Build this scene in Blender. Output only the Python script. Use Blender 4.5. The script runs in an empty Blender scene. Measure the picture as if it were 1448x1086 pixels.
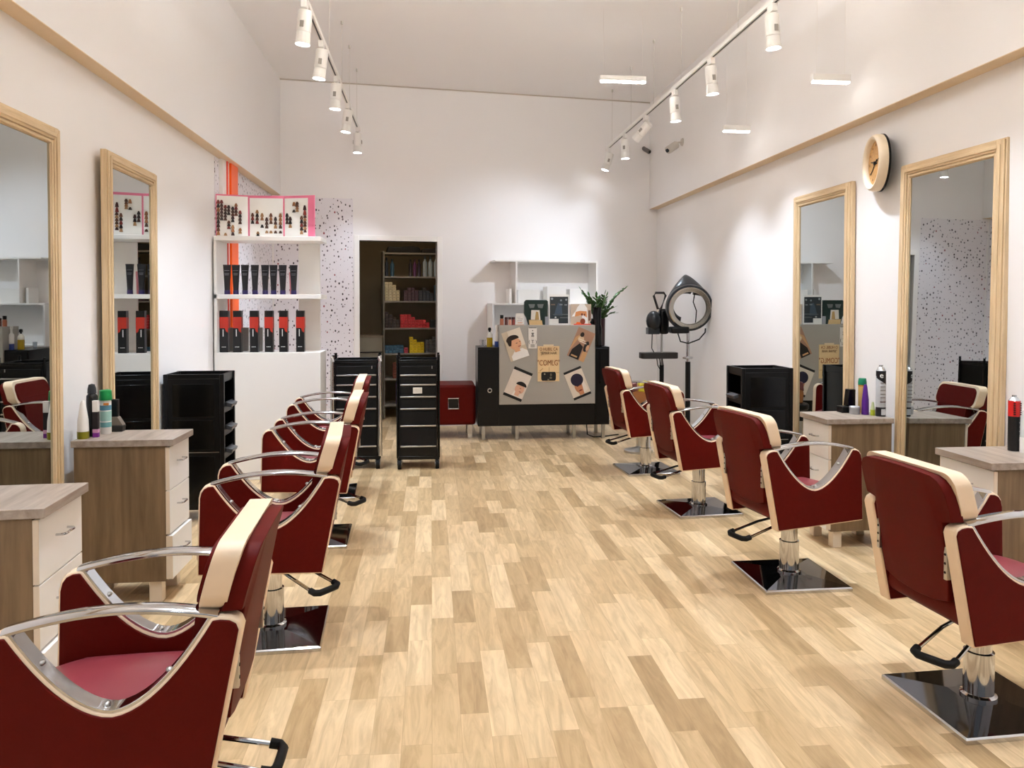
import bpy, bmesh, math, random
from mathutils import Vector, Matrix
random.seed(7)
PI = math.pi
R = math.radians
scene = bpy.context.scene
COL = scene.collection

# ------------------------------------------------------------------ materials
def lin(c):
    return tuple((x/12.92 if x <= .04045 else ((x+.055)/1.055)**2.4) for x in [v/255. for v in c])

def _n(nt, t, **k):
    n = nt.nodes.new(t)
    for a, b in k.items():
        setattr(n, a, b)
    return n

def mat(name, rgb, rough=.5, metal=0., var=.06, scale=12., bump=0., coat=0., emit=None, estr=0., trans=0., ior=1.45, stretch=None, spec=.5):
    m = bpy.data.materials.new(name); m.use_nodes = True
    nt = m.node_tree; b = nt.nodes['Principled BSDF']
    c = lin(rgb)
    tc = _n(nt, 'ShaderNodeTexCoord'); mp = _n(nt, 'ShaderNodeMapping')
    nt.links.new(tc.outputs['Object'], mp.inputs['Vector'])
    if stretch: mp.inputs['Scale'].default_value = stretch
    no = _n(nt, 'ShaderNodeTexNoise'); no.inputs['Scale'].default_value = scale; no.inputs['Detail'].default_value = 4
    nt.links.new(mp.outputs['Vector'], no.inputs['Vector'])
    mx = _n(nt, 'ShaderNodeMix', data_type='RGBA')
    nt.links.new(no.outputs['Fac'], mx.inputs[0])
    mx.inputs[6].default_value = (*[max(0, v*(1-var)) for v in c], 1)
    mx.inputs[7].default_value = (*[min(1, v*(1+var)) for v in c], 1)
    nt.links.new(mx.outputs[2], b.inputs['Base Color'])
    b.inputs['Roughness'].default_value = rough
    b.inputs['Metallic'].default_value = metal
    b.inputs['Coat Weight'].default_value = coat
    b.inputs['IOR'].default_value = ior
    b.inputs['Specular IOR Level'].default_value = spec
    if trans: b.inputs['Transmission Weight'].default_value = trans
    if emit:
        b.inputs['Emission Color'].default_value = (*lin(emit), 1); b.inputs['Emission Strength'].default_value = estr
    if bump:
        bp = _n(nt, 'ShaderNodeBump'); bp.inputs['Strength'].default_value = bump; bp.inputs['Distance'].default_value = .002
        nt.links.new(no.outputs['Fac'], bp.inputs['Height']); nt.links.new(bp.outputs['Normal'], b.inputs['Normal'])
    return m

def wood_mat(name, a, c, rough=.45, sc=(14, 14, 1.2)):
    m = bpy.data.materials.new(name); m.use_nodes = True
    nt = m.node_tree; b = nt.nodes['Principled BSDF']
    tc = _n(nt, 'ShaderNodeTexCoord'); mp = _n(nt, 'ShaderNodeMapping'); mp.inputs['Scale'].default_value = sc
    nt.links.new(tc.outputs['Object'], mp.inputs['Vector'])
    no = _n(nt, 'ShaderNodeTexNoise'); no.inputs['Scale'].default_value = 1.6; no.inputs['Detail'].default_value = 6; no.inputs['Roughness'].default_value = .6
    no.inputs['Distortion'].default_value = .4
    nt.links.new(mp.outputs['Vector'], no.inputs['Vector'])
    cr = _n(nt, 'ShaderNodeValToRGB')
    cr.color_ramp.elements[0].position = .32; cr.color_ramp.elements[0].color = (*lin(a), 1)
    cr.color_ramp.elements[1].position = .68; cr.color_ramp.elements[1].color = (*lin(c), 1)
    nt.links.new(no.outputs['Fac'], cr.inputs['Fac']); nt.links.new(cr.outputs['Color'], b.inputs['Base Color'])
    b.inputs['Roughness'].default_value = rough
    return m

def floor_mat():
    m = bpy.data.materials.new('laminate planks'); m.use_nodes = True
    nt = m.node_tree; b = nt.nodes['Principled BSDF']; L = nt.links.new
    tc = _n(nt, 'ShaderNodeTexCoord'); sp = _n(nt, 'ShaderNodeSeparateXYZ'); L(tc.outputs['Object'], sp.inputs[0])
    def M(op, a, c=None):
        n = _n(nt, 'ShaderNodeMath', operation=op)
        for i, v in enumerate((a, c)):
            if v is None: continue
            if isinstance(v, (int, float)): n.inputs[i].default_value = v
            else: L(v, n.inputs[i])
        return n.outputs[0]
    xs = M('MULTIPLY', sp.outputs['X'], 1/.1)
    row = M('FLOOR', xs); fx = M('SUBTRACT', xs, row)
    w = _n(nt, 'ShaderNodeTexWhiteNoise', noise_dimensions='1D'); L(row, w.inputs['W'])
    w2 = _n(nt, 'ShaderNodeTexWhiteNoise', noise_dimensions='1D'); L(M('ADD', row, 37.3), w2.inputs['W'])
    ln = M('ADD', M('MULTIPLY', w.outputs['Value'], .34), .34)
    ys = M('ADD', M('DIVIDE', sp.outputs['Y'], ln), M('MULTIPLY', w2.outputs['Value'], 9.))
    # irregular joints: shift alternate joints with a second random per cell
    cell = M('FLOOR', ys); fy = M('SUBTRACT', ys, cell)
    cv = _n(nt, 'ShaderNodeCombineXYZ'); L(row, cv.inputs[0]); L(cell, cv.inputs[1])
    w3 = _n(nt, 'ShaderNodeTexWhiteNoise', noise_dimensions='2D'); L(cv.outputs[0], w3.inputs['Vector'])
    # grain
    cg = _n(nt, 'ShaderNodeCombineXYZ')
    L(M('ADD', M('MULTIPLY', sp.outputs['X'], 26.), M('MULTIPLY', w3.outputs['Value'], 50.)), cg.inputs[0])
    L(M('MULTIPLY', sp.outputs['Y'], 3.2), cg.inputs[1]); L(M('MULTIPLY', row, 3.7), cg.inputs[2])
    g = _n(nt, 'ShaderNodeTexNoise'); g.inputs['Scale'].default_value = 1.; g.inputs['Detail'].default_value = 7; g.inputs['Roughness'].default_value = .62
    g.inputs['Distortion'].default_value = 1.1
    L(cg.outputs[0], g.inputs['Vector'])
    cr = _n(nt, 'ShaderNodeValToRGB'); e = cr.color_ramp.elements
    e[0].position = 0.; e[0].color = (*lin((178, 150, 110)), 1)
    e[1].position = 1.; e[1].color = (*lin((231, 206, 166)), 1)
    x = e.new(.3); x.color = (*lin((200, 172, 130)), 1); x = e.new(.65); x.color = (*lin((217, 190, 149)), 1)
    L(w3.outputs['Value'], cr.inputs['Fac'])
    gr = _n(nt, 'ShaderNodeValToRGB'); gr.color_ramp.elements[0].position = .33; gr.color_ramp.elements[0].color = (.70, .66, .60, 1)
    gr.color_ramp.elements[1].position = .62; gr.color_ramp.elements[1].color = (1.04, 1.04, 1.04, 1)
    L(g.outputs['Fac'], gr.inputs['Fac'])
    mx = _n(nt, 'ShaderNodeMix', data_type='RGBA', blend_type='MULTIPLY'); mx.inputs[0].default_value = .85
    L(cr.outputs['Color'], mx.inputs[6]); L(gr.outputs['Color'], mx.inputs[7])
    # seams
    ex = M('MINIMUM', fx, M('SUBTRACT', 1., fx))
    ey = M('MINIMUM', fy, M('SUBTRACT', 1., fy))
    sx = M('LESS_THAN', ex, .012); sy = M('LESS_THAN', M('MULTIPLY', ey, ln), .0012)
    seam = M('MULTIPLY', M('MAXIMUM', sx, sy), .28)
    m2 = _n(nt, 'ShaderNodeMix', data_type='RGBA'); L(seam, m2.inputs[0]); L(mx.outputs[2], m2.inputs[6]); m2.inputs[7].default_value = (*lin((150, 118, 80)), 1)
    L(m2.outputs[2], b.inputs['Base Color'])
    b.inputs['Roughness'].default_value = .38
    b.inputs['Specular IOR Level'].default_value = .4
    return m

def speckle_mat():
    m = bpy.data.materials.new('speckled wallpaper'); m.use_nodes = True
    nt = m.node_tree; b = nt.nodes['Principled BSDF']; L = nt.links.new
    tc = _n(nt, 'ShaderNodeTexCoord'); mp = _n(nt, 'ShaderNodeMapping'); L(tc.outputs['Object'], mp.inputs['Vector'])
    sx = _n(nt, 'ShaderNodeSeparateXYZ'); L(tc.outputs['Object'], sx.inputs[0])
    ad = _n(nt, 'ShaderNodeMath', operation='ADD'); L(sx.outputs[0], ad.inputs[0]); L(sx.outputs[1], ad.inputs[1])
    cb_ = _n(nt, 'ShaderNodeCombineXYZ'); L(ad.outputs[0], cb_.inputs[0])
    ml = _n(nt, 'ShaderNodeMath', operation='MULTIPLY'); L(sx.outputs[2], ml.inputs[0]); ml.inputs[1].default_value = .7; L(ml.outputs[0], cb_.inputs[1])
    v = _n(nt, 'ShaderNodeTexVoronoi', voronoi_dimensions='2D'); v.inputs['Scale'].default_value = 24.; v.inputs['Randomness'].default_value = 1.
    L(cb_.outputs[0], v.inputs['Vector'])
    sc = _n(nt, 'ShaderNodeSeparateColor'); L(v.outputs['Color'], sc.inputs[0])
    th = _n(nt, 'ShaderNodeMath', operation='MULTIPLY'); L(sc.outputs[0], th.inputs[0]); th.inputs[1].default_value = .23
    lt = _n(nt, 'ShaderNodeMath', operation='LESS_THAN'); L(v.outputs['Distance'], lt.inputs[0]); L(th.outputs[0], lt.inputs[1])
    cr = _n(nt, 'ShaderNodeValToRGB'); cr.color_ramp.interpolation = 'CONSTANT'
    cr.color_ramp.elements[0].color = (*lin((58, 52, 56)), 1); cr.color_ramp.elements[1].position = .55; cr.color_ramp.elements[1].color = (*lin((120, 112, 120)), 1)
    e = cr.color_ramp.elements.new(.93); e.color = (*lin((150, 70, 80)), 1)
    L(sc.outputs[1], cr.inputs['Fac'])
    mx = _n(nt, 'ShaderNodeMix', data_type='RGBA'); L(lt.outputs[0], mx.inputs[0]); mx.inputs[6].default_value = (*lin((232, 229, 234)), 1)
    L(cr.outputs['Color'], mx.inputs[7]); L(mx.outputs[2], b.inputs['Base Color'])
    b.inputs['Roughness'].default_value = .6
    return m

W = {}
W['wall'] = mat('white wall paint', (240, 238, 237), .5, var=.012, scale=3, bump=.05)
W['ceil'] = mat('ceiling paint', (242, 240, 239), .4, var=.01, scale=2)
W['floor'] = floor_mat()
W['speckle'] = speckle_mat()
W['white'] = mat('white laminate', (242, 240, 236), .32, var=.01)
W['offwhite'] = mat('cream edge band', (228, 212, 190), .45, var=.03)
W['red'] = mat('oxblood leatherette', (86, 12, 6), .52, var=.10, scale=30, bump=.12, spec=.12)
W['seat'] = mat('maroon seat vinyl', (134, 54, 62), .34, var=.06, scale=20, bump=.06)
W['cream'] = mat('cream leatherette', (234, 209, 178), .42, var=.04, scale=25, bump=.08)
W['chrome'] = mat('chrome', (205, 205, 207), .09, 1., var=.02)
W['dchrome'] = mat('dark chrome', (92, 92, 96), .06, 1., var=.03)
W['steel'] = mat('brushed steel', (190, 188, 184), .28, 1., var=.05, scale=60)
W['black'] = mat('black plastic', (8, 8, 9), .32, var=.15, spec=.35)
W['blackmatte'] = mat('black rubber', (11, 11, 12), .6, var=.15, spec=.3)
W['blackgloss'] = mat('gloss black lacquer', (9, 9, 10), .15, var=.1, spec=.35)
W['greywood'] = wood_mat('grey brown wood side', (104, 82, 56), (136, 111, 80), .5, (16, 16, 1.3))
W['greytop'] = wood_mat('grey brown wood top', (138, 122, 108), (176, 162, 148), .35, (16, 1.6, 16))
W['frame'] = wood_mat('pale oak frame', (196, 168, 128), (222, 198, 160), .5, (30, 30, 2))
W['frameh'] = wood_mat('pale oak rail', (196, 168, 128), (222, 198, 160), .5, (30, 2, 30))
W['mirror'] = mat('silvered mirror', (196, 202, 202), .012, 1., var=.0)
W['glass'] = mat('clear plastic', (235, 238, 240), .08, trans=1., var=.0)
W['orange'] = mat('orange gloss', (255, 98, 8), .35, var=.02)
W['pink'] = mat('pink card', (226, 120, 150), .5, var=.04)
W['grey'] = mat('grey panel laminate', (168, 165, 158), .4, var=.03, scale=4)
W['lamp'] = mat('lamp white metal', (236, 233, 228), .35, var=.01)
W['glow'] = mat('led lens', (255, 255, 255), .4, emit=(240, 246, 255), estr=22.)
W['glowbar'] = mat('reflected bar glow', (255, 255, 255), .4, emit=(255, 250, 244), estr=7.)
W['clockwood'] = wood_mat('bamboo dial', (178, 130, 72), (204, 158, 96), .5, (20, 20, 60))
W['leaf'] = mat('glossy leaf', (62, 98, 48), .35, var=.3, scale=18)
W['stem'] = mat('leaf stem', (96, 128, 62), .5, var=.15)
W['burgundy'] = mat('burgundy glaze', (52, 22, 28), .3, var=.15)
W['storewall'] = mat('storeroom paint', (140, 126, 100), .6, var=.04)
W['paper'] = mat('white paper', (238, 236, 230), .6, var=.01)
_cm = {}
def cm(rgb, rough=.5, metal=0.):
    k = (rgb, rough, metal)
    if k not in _cm:
        _cm[k] = mat('tint %d %d %d' % rgb, rgb, rough, metal, var=.05, scale=40)
    return _cm[k]

# ------------------------------------------------------------------ mesh helpers
class MB:
    def __init__(s): s.bm = bmesh.new(); s.mi = 0; s.mats = []
    def use(s, m):
        if m not in s.mats: s.mats.append(m)
        s.mi = s.mats.index(m); return s
    def _fin(s, faces):
        for f in faces: f.material_index = s.mi
    def box(s, x0, x1, y0, y1, z0, z1, M=None):
        r = bmesh.ops.create_cube(s.bm, size=1.)
        for v in r['verts']:
            v.co = Vector(((x0+x1)/2+v.co.x*(x1-x0), (y0+y1)/2+v.co.y*(y1-y0), (z0+z1)/2+v.co.z*(z1-z0)))
            if M: v.co = M @ v.co
        s._fin({f for v in r['verts'] for f in v.link_faces}); return s
    def prism(s, pts, axis, a, b, M=None):
        """pts: 2D outline; axis: 'X' (pts=y,z) 'Y' (pts=x,z) 'Z' (pts=x,y)"""
        def p3(p, d):
            q = Vector((d, p[0], p[1])) if axis == 'X' else Vector((p[0], d, p[1])) if axis == 'Y' else Vector((p[0], p[1], d))
            return M @ q if M else q
        A = [s.bm.verts.new(p3(p, a)) for p in pts]; B = [s.bm.verts.new(p3(p, b)) for p in pts]
        n = len(pts); fs = [s.bm.faces.new(A[::-1]), s.bm.faces.new(B)]
        for i in range(n):
            fs.append(s.bm.faces.new((A[i], A[(i+1) % n], B[(i+1) % n], B[i])))
        s._fin(fs); return s
    def lathe(s, prof, n=24, M=None, cap=True):
        rings = []
        for r, z in prof:
            ring = []
            for k in range(n):
                a = 2*PI*k/n; q = Vector((r*math.cos(a), r*math.sin(a), z)); ring.append(s.bm.verts.new(M @ q if M else q))
            rings.append(ring)
        fs = []
        for i in range(len(rings)-1):
            for k in range(n):
                fs.append(s.bm.faces.new((rings[i][k], rings[i][(k+1) % n], rings[i+1][(k+1) % n], rings[i+1][k])))
        if cap and prof[0][0] > 1e-5: fs.append(s.bm.faces.new(rings[0][::-1]))
        if cap and prof[-1][0] > 1e-5: fs.append(s.bm.faces.new(rings[-1]))
        s._fin(fs); return s
    def cyl(s, p0, p1, r0, r1=None, n=16):
        r1 = r0 if r1 is None else r1
        p0 = Vector(p0); p1 = Vector(p1); d = p1-p0
        M = Matrix.Translation(p0) @ d.to_track_quat('Z', 'Y').to_matrix().to_4x4()
        return s.lathe([(r0, 0), (r1, d.length)], n, M)
    def tube(s, pts, r, n=8, closed=False):
        return s.sweep(pts, [(r*math.cos(2*PI*k/n), r*math.sin(2*PI*k/n)) for k in range(n)], closed)
    def sweep(s, pts, sec, closed=False, up=(0, 0, 1)):
        P = [Vector(p) for p in pts]; n = len(P); rings = []; up = Vector(up)
        for i, p in enumerate(P):
            a = P[(i-1) % n] if (closed or i) else P[i]; b = P[(i+1) % n] if (closed or i < n-1) else P[i]
            t = (b-a).normalized()
            u = up if abs(t.dot(up)) < .98 else Vector((1, 0, 0)) if abs(t.x) < .9 else Vector((0, 1, 0))
            sd = t.cross(u).normalized(); w = sd.cross(t).normalized()
            rings.append([s.bm.verts.new(p+sd*q[0]+w*q[1]) for q in sec])
        m = len(sec); fs = []
        for i in range(n if closed else n-1):
            A = rings[i]; B = rings[(i+1) % n]
            for k in range(m): fs.append(s.bm.faces.new((A[k], A[(k+1) % m], B[(k+1) % m], B[k])))
        if not closed: fs += [s.bm.faces.new(rings[0][::-1]), s.bm.faces.new(rings[-1])]
        s._fin(fs); return s
    def sphere(s, c, r, n=12, sc=(1, 1, 1)):
        q = bmesh.ops.create_uvsphere(s.bm, u_segments=n, v_segments=max(6, n//2), radius=1.)
        for v in q['verts']: v.co = Vector((c[0]+v.co.x*r*sc[0], c[1]+v.co.y*r*sc[1], c[2]+v.co.z*r*sc[2]))
        s._fin({f for v in q['verts'] for f in v.link_faces}); return s
    def poly(s, pts):
        s._fin([s.bm.faces.new([s.bm.verts.new(Vector(p)) for p in pts])]); return s
    def torus(s, R0, r, n=40, m=10, M=None, sq=1.):
        rings = []
        for i in range(n):
            a = 2*PI*i/n; ring = []
            for k in range(m):
                b = 2*PI*k/m; q = Vector(((R0+r*math.cos(b))*math.cos(a), (R0+r*math.cos(b))*math.sin(a), r*sq*math.sin(b)))
                ring.append(s.bm.verts.new(M @ q if M else q))
            rings.append(ring)
        fs = []
        for i in range(n):
            for k in range(m):
                fs.append(s.bm.faces.new((rings[i][k], rings[(i+1) % n][k], rings[(i+1) % n][(k+1) % m], rings[i][(k+1) % m])))
        s._fin(fs); return s
    def build(s, name, m=None, parent=None, bevel=0, seg=2, smooth=True, loc=None, rot=None, sub=0):
        bm = s.bm
        bmesh.ops.recalc_face_normals(bm, faces=bm.faces)
        me = bpy.data.meshes.new(name); bm.to_mesh(me); bm.free()
        for x in (s.mats if s.mats else [m]): me.materials.append(x)
        o = bpy.data.objects.new(name, me); COL.objects.link(o)
        if smooth:
            for p in me.polygons: p.use_smooth = True
            try: me.set_sharp_from_angle(angle=R(38))
            except Exception: pass
        if bevel:
            b = o.modifiers.new('bevel', 'BEVEL'); b.width = bevel; b.segments = seg; b.limit_method = 'ANGLE'; b.angle_limit = R(38)
            b.harden_normals = False
        if sub:
            u = o.modifiers.new('subd', 'SUBSURF'); u.levels = sub; u.render_levels = sub
        if parent: o.parent = parent
        if loc: o.location = loc
        if rot: o.rotation_euler = rot
        return o

def tag(o, label=None, cat=None, group=None, kind=None):
    if label: o['label'] = label
    if cat: o['category'] = cat
    if group: o['group'] = group
    if kind: o['kind'] = kind
    return o
def thing(name, label, cat, loc=(0, 0, 0), rz=0, group=None):
    o = bpy.data.objects.new(name, None); COL.objects.link(o)
    o.location = loc; o.rotation_euler = (0, 0, rz); o.empty_display_size = .1
    return tag(o, label, cat, group)
def struct(o, label=None, cat=None):
    o['kind'] = 'structure'
    return tag(o, label, cat)
def dup(o, loc=None, rz=None, label=None, group=None, parent=None, children=None):
    c = o.copy(); COL.objects.link(c)
    if parent: c.parent = parent
    if loc is not None: c.location = loc
    if rz is not None: c.rotation_euler = (0, 0, rz)
    if label: c['label'] = label
    if group: c['group'] = group
    for ch in (list(o.children)): dup(ch, parent=c)
    return c
def offset_poly(pts, d):
    """inward miter offset of a counter-clockwise polygon"""
    n = len(pts); out = []
    for i in range(n):
        p0 = Vector(pts[i-1]); p1 = Vector(pts[i]); p2 = Vector(pts[(i+1) % n])
        a = (p1-p0).normalized(); b = (p2-p1).normalized()
        na = Vector((-a.y, a.x)); nb = Vector((-b.y, b.x)); m = na+nb
        if m.length < 1e-6: m = na
        m.normalize(); k = d/max(.35, m.dot(na)); out.append((p1.x+m.x*k, p1.y+m.y*k))
    return out
def rrect(x0, x1, y0, y1, r, n=6):
    o = []
    for cx, cy, a0 in ((x1-r, y0+r, -90), (x1-r, y1-r, 0), (x0+r, y1-r, 90), (x0+r, y0+r, 180)):
        for k in range(n+1):
            a = R(a0+90*k/n); o.append((cx+r*math.cos(a), cy+r*math.sin(a)))
    return o
def ellipse(cx, cy, rx, ry, n=20, a0=0, a1=360):
    return [(cx+rx*math.cos(R(a0+(a1-a0)*k/n)), cy+ry*math.sin(R(a0+(a1-a0)*k/n))) for k in range(n if a1-a0 == 360 else n+1)]
def text(body, size, m, parent=None, loc=(0, 0, 0), rot=(0, 0, 0), ext=.0006, name='lettering', align='CENTER', sx=1.):
    cu = bpy.data.curves.new(name, 'FONT'); cu.body = body; cu.size = size; cu.extrude = ext; cu.align_x = align; cu.align_y = 'CENTER'
    t = bpy.data.objects.new(name, cu); COL.objects.link(t)
    dg = bpy.context.evaluated_depsgraph_get(); dg.update()
    me = bpy.data.meshes.new_from_object(t.evaluated_get(dg))
    bpy.data.objects.remove(t); bpy.data.curves.remove(cu)
    me.name = name; me.materials.clear(); me.materials.append(m)
    o = bpy.data.objects.new(name, me); COL.objects.link(o); o.location = loc; o.rotation_euler = rot; o.scale = (sx, 1, 1)
    if parent: o.parent = parent
    return o

# ------------------------------------------------------------------ room
XL, XR, BL, BR, ZC = -1.78, 2.84, -1.684, 2.737, 3.98
ZSL, ZSR = 2.68, 2.645
YF = -2.6
BW0 = Vector((.972, 9.249, 0)); BA = R(7.3)
def yb(x): return BW0.y + math.tan(BA)*(x-BW0.x)
def bs(x): return (x-BW0.x)/math.cos(BA)      # room x -> distance along the back wall
BM = Matrix.Translation(BW0) @ Matrix.Rotation(BA, 4, 'Z')
struct(MB().prism([(XL-.2, YF), (XR+.2, YF), (XR+.2, yb(XR)+2.6), (XL-.2, yb(XL)+2.6)], 'Z', -.1, 0).build('floor', W['floor'], smooth=False))
struct(MB().prism([(XL-.2, YF), (XR+.2, YF), (XR+.2, yb(XR)+.12), (XL-.2, yb(XL)+.12)], 'Z', ZC, ZC+.1).build('ceiling', W['ceil'], smooth=False))
wl = MB().box(XL-.12, XL, YF, yb(XL)-.0, 0, ZC)
wl.box(XL, BL, YF, yb(BL)-.004, ZSL, ZC)
struct(wl.build('wall_left', W['wall'], smooth=False))
wr = MB().box(XR, XR+.12, YF, yb(XR), 0, ZC)
wr.box(BR, XR, YF, yb(BR)-.004, ZSR, ZC)
struct(wr.build('wall_right', W['wall'], smooth=False))
struct(MB().box(XL, BL, YF, yb(BL)-.01, ZSL-.004, ZSL).build('bounce_tint_left', cm((224, 200, 166)), smooth=False))  # tan sheet: warm floor bounce painted onto the left bulkhead underside
struct(MB().box(BR, XR, YF, yb(BR)-.01, ZSR-.004, ZSR).build('bounce_tint_right', cm((224, 200, 166)), smooth=False))  # same painted bounce tint under the right bulkhead
# back wall with the doorway, in its own frame (x along the wall, y into the wall)
dl, dr, dh = bs(-.823), bs(.07), 2.184
wb = MB().box(bs(XL)-.15, dl, 0, .12, 0, ZC).box(dr, bs(XR)+.15, 0, .12, 0, ZC).box(dl, dr, 0, .12, dh, ZC)
o = wb.build('wall_back', W['wall'], smooth=False, loc=BW0, rot=(0, 0, BA)); struct(o)
# casing
df = MB()
for a, b in ((dl-.06, dl), (dr, dr+.06)): df.box(a, b, -.018, .13, 0, dh+.06)
df.box(dl, dr, -.018, .13, dh, dh+.06)
struct(df.build('door_1', W['white'], bevel=.004, loc=BW0, rot=(0, 0, BA)))
# thin joint trims at the ceiling
struct(MB().box(bs(BL), bs(BR), -.012, 0, ZC-.012, ZC).build('trim_1', cm((190, 180, 168)), loc=BW0, rot=(0, 0, BA)))
# wallpaper
o = MB().box(bs(XL)+.02, bs(-.892), -.004, 0, 0, 2.66).build('wall_back_wallpaper', W['speckle'], smooth=False, loc=BW0, rot=(0, 0, BA)); struct(o)
o = MB().box(XL, XL+.004, 6.6, yb(XL)-.01, 0, 2.67).build('wall_left_wallpaper', W['speckle'], smooth=False); struct(o)
# storeroom
st = MB().box(dl-.35, dl-.25, .12, 1.75, 0, 2.7).box(dr+.35, dr+.45, .12, 1.75, 0, 2.7).box(dl-.35, dr+.45, 1.65, 1.75, 0, 2.7)
struct(st.build('wall_storeroom', W['storewall'], smooth=False, loc=BW0, rot=(0, 0, BA)))
struct(MB().box(dl-.35, dr+.45, .12, 1.75, 2.7, 2.8).build('ceiling_storeroom', W['storewall'], smooth=False, loc=BW0, rot=(0, 0, BA)))
# orange strip on the left wall
t = thing('wall_strip', 'orange vertical strip with white border on the left wall behind the shelf unit', 'strip', (XL+.0045, 7.03, 0))
MB().box(.0, .03, -.31, .13, 0, 2.675).build('backing', W['white'], t)
MB().box(.03, .05, -.10, .13, 0, 2.675).build('orange_band', W['orange'], t, bevel=.003)
MB().box(.03, .04, -.19, -.165, 0, 2.675).build('red_line', cm((240, 90, 70)), t)

# ------------------------------------------------------------------ styling chairs
def panel_outline():
    P = [(-.230, .327), (.267, .349)]
    # front post, rounded top
    P += [(.258, .665), (.252, .690), (.240, .707), (.222, .716), (.200, .718)]
    ARC = []
    n = 22
    for k in range(n+1):
        tt = 1-2*k/n
        zc = .722+.008*(-tt)
        ARC.append((-.02+.215*tt, zc-.198*(1-abs(tt)**1.75)))
    P += ARC
    P += [(-.256, .732), (-.278, .729), (-.296, .719), (-.303, .700)]
    return P, ARC
def make_chair():
    t = thing('styling_chair', 'x', 'chair')
    P, ARC = panel_outline()
    for s in (1, -1):
        yo, yi = s*.235, s*.181
        lo, hi = min(yo, yi), max(yo, yi)
        sp = MB().prism(P, 'Y', lo, hi).build('side_panel', W['cream'], t, bevel=.007, seg=3)
        Q = offset_poly(P, .0065)
        MB().prism(Q, 'Y', hi-.002, hi+.005).build('leather_face', W['red'], sp, bevel=.004, seg=2)
        MB().prism(Q, 'Y', lo-.005, lo+.002).build('leather_face', W['red'], sp, bevel=.004, seg=2)
        mid = (lo+hi)/2
        ar = MB().sweep([(x, mid, z+.004) for x, z in ARC], [(-.023, -.004), (.023, -.004), (.023, .004), (-.023, .004)]).build('arm_band', W['chrome'], t, bevel=.0015)
        for k in (3, 10, 17):
            x, z = ARC[k]; MB().sphere((x, mid, z+.009), .009, 10, (1, 1, .7)).build('bolt', W['steel'], ar)
        bar = []
        for k in range(19):
            u = k/18.; bar.append((.212-.462*u, mid, (.716+.014*u+.030*math.sin(PI*u)**.9)))
        MB().sweep(bar, [(-.024, -.007), (.024, -.007), (.024, .002), (.014, .008), (-.014, .008), (-.024, .002)]).build('armrest', W['chrome'], t, bevel=.002)
    # backrest: centre line of the front face, (x, z)
    def prof(z):
        if z < .735: return -.158-.14*(z-.44)
        u = (z-.735)/.16
        return -.200-.042*u-.008*max(0, u-.5)
    def section(hw, z0, z1, d0, d1, name, m, par, r=.03, bev=.012, notch=None, seg=3):
        # outline in (y,z), swept through depth d0..d1 behind the front line
        n = 14; ol = []
        pts = rrect(-hw, hw, z0, z1, r, 7)
        # subdivide long edges so the panel can bend
        out = []
        for i in range(len(pts)):
            a = pts[i]; b = pts[(i+1) % len(pts)]; out.append(a)
            L = math.hypot(b[0]-a[0], b[1]-a[1]); k = int(L/.03)
            for j in range(1, k): out.append((a[0]+(b[0]-a[0])*j/k, a[1]+(b[1]-a[1])*j/k))
        mb = MB(); bm = mb.bm; mb.use(m)
        F = [bm.verts.new((prof(z)-d0, y, z)) for y, z in out]; B = [bm.verts.new((prof(z)-d1, y, z)) for y, z in out]
        N = len(out)
        for i in range(N): bm.faces.new((F[i], F[(i+1) % N], B[(i+1) % N], B[i]))
        # rows across for the faces
        for V, sgn in ((F, 1), (B, -1)):
            zs = sorted(set(round(v.co.z, 5) for v in V))
            f = bm.faces.new(V)
            bmesh.ops.triangulate(bm, faces=[f], quad_method='BEAUTY', ngon_method='BEAUTY')
        return mb.build(name, m, par, bevel=bev, seg=seg)
    back = section(.228, .736, .897, .0, .062, 'backrest', W['cream'], t, r=.045, bev=.012)
    section(.208, .742, .882, -.012, .004, 'back_cushion', W['red'], back, r=.05, bev=.008)
    section(.165, .43, .78, -.012, .03, 'lumbar_cushion', W['red'], back, r=.05, bev=.012)
    # rear shell: T outline
    zt = .884
    ol = [(-.200, .455), (-.12, .437), (0, .430), (.12, .437), (.200, .455), (.212, .52), (.217, .66), (.220, .728), (.266, .738), (.268, .78), (.264, .825), (.252, .856), (.232, .874), (.20, zt), (.1, zt+.004), (0, zt+.005)]
    ol = [(y*(.835 if z > .73 else .80), z) for y, z in ol]
    ol += [(-y, z) for y, z in ol[::-1][1:] if True and not (abs(y) <= .161 and z < .456)]
    mb = MB(); bm = mb.bm
    def rx(y, z): return prof(z)-.100-.014*math.cos(y/.28*PI/2)
    pts = []
    for i in range(len(ol)):
        a = ol[i]; b = ol[(i+1) % len(ol)]; pts.append(a)
        L = math.hypot(b[0]-a[0], b[1]-a[1]); k = int(L/.035)
        for j in range(1, k): pts.append((a[0]+(b[0]-a[0])*j/k, a[1]+(b[1]-a[1])*j/k))
    F = [bm.verts.new((prof(z)-(.056 if z > .735 else .03), y, z)) for y, z in pts]; B = [bm.verts.new((prof(z)-.100, y*.985, z)) for y, z in pts]
    N = len(pts)
    for i in range(N): bm.faces.new((F[i], F[(i+1) % N], B[(i+1) % N], B[i]))
    for V in (F, B):
        f = bm.faces.new(V); bmesh.ops.triangulate(bm, faces=[f], quad_method='BEAUTY', ngon_method='BEAUTY')
    mb.build('back_shell', W['red'], t, bevel=.010, seg=3)
    for s in (1, -1):
        br = MB().use(W['steel'])
        br.box(-.285, -.222, min(s*.166, s*.1795), max(s*.166, s*.1795), .535, .645)
        br.use(W['blackmatte'])
        for z in (.56, .59, .62): br.cyl((-.2745, s*.1727, z), (-.2865, s*.1727, z), .005, n=10)
        br.build('recline_bracket', None, t, bevel=.002)
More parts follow.
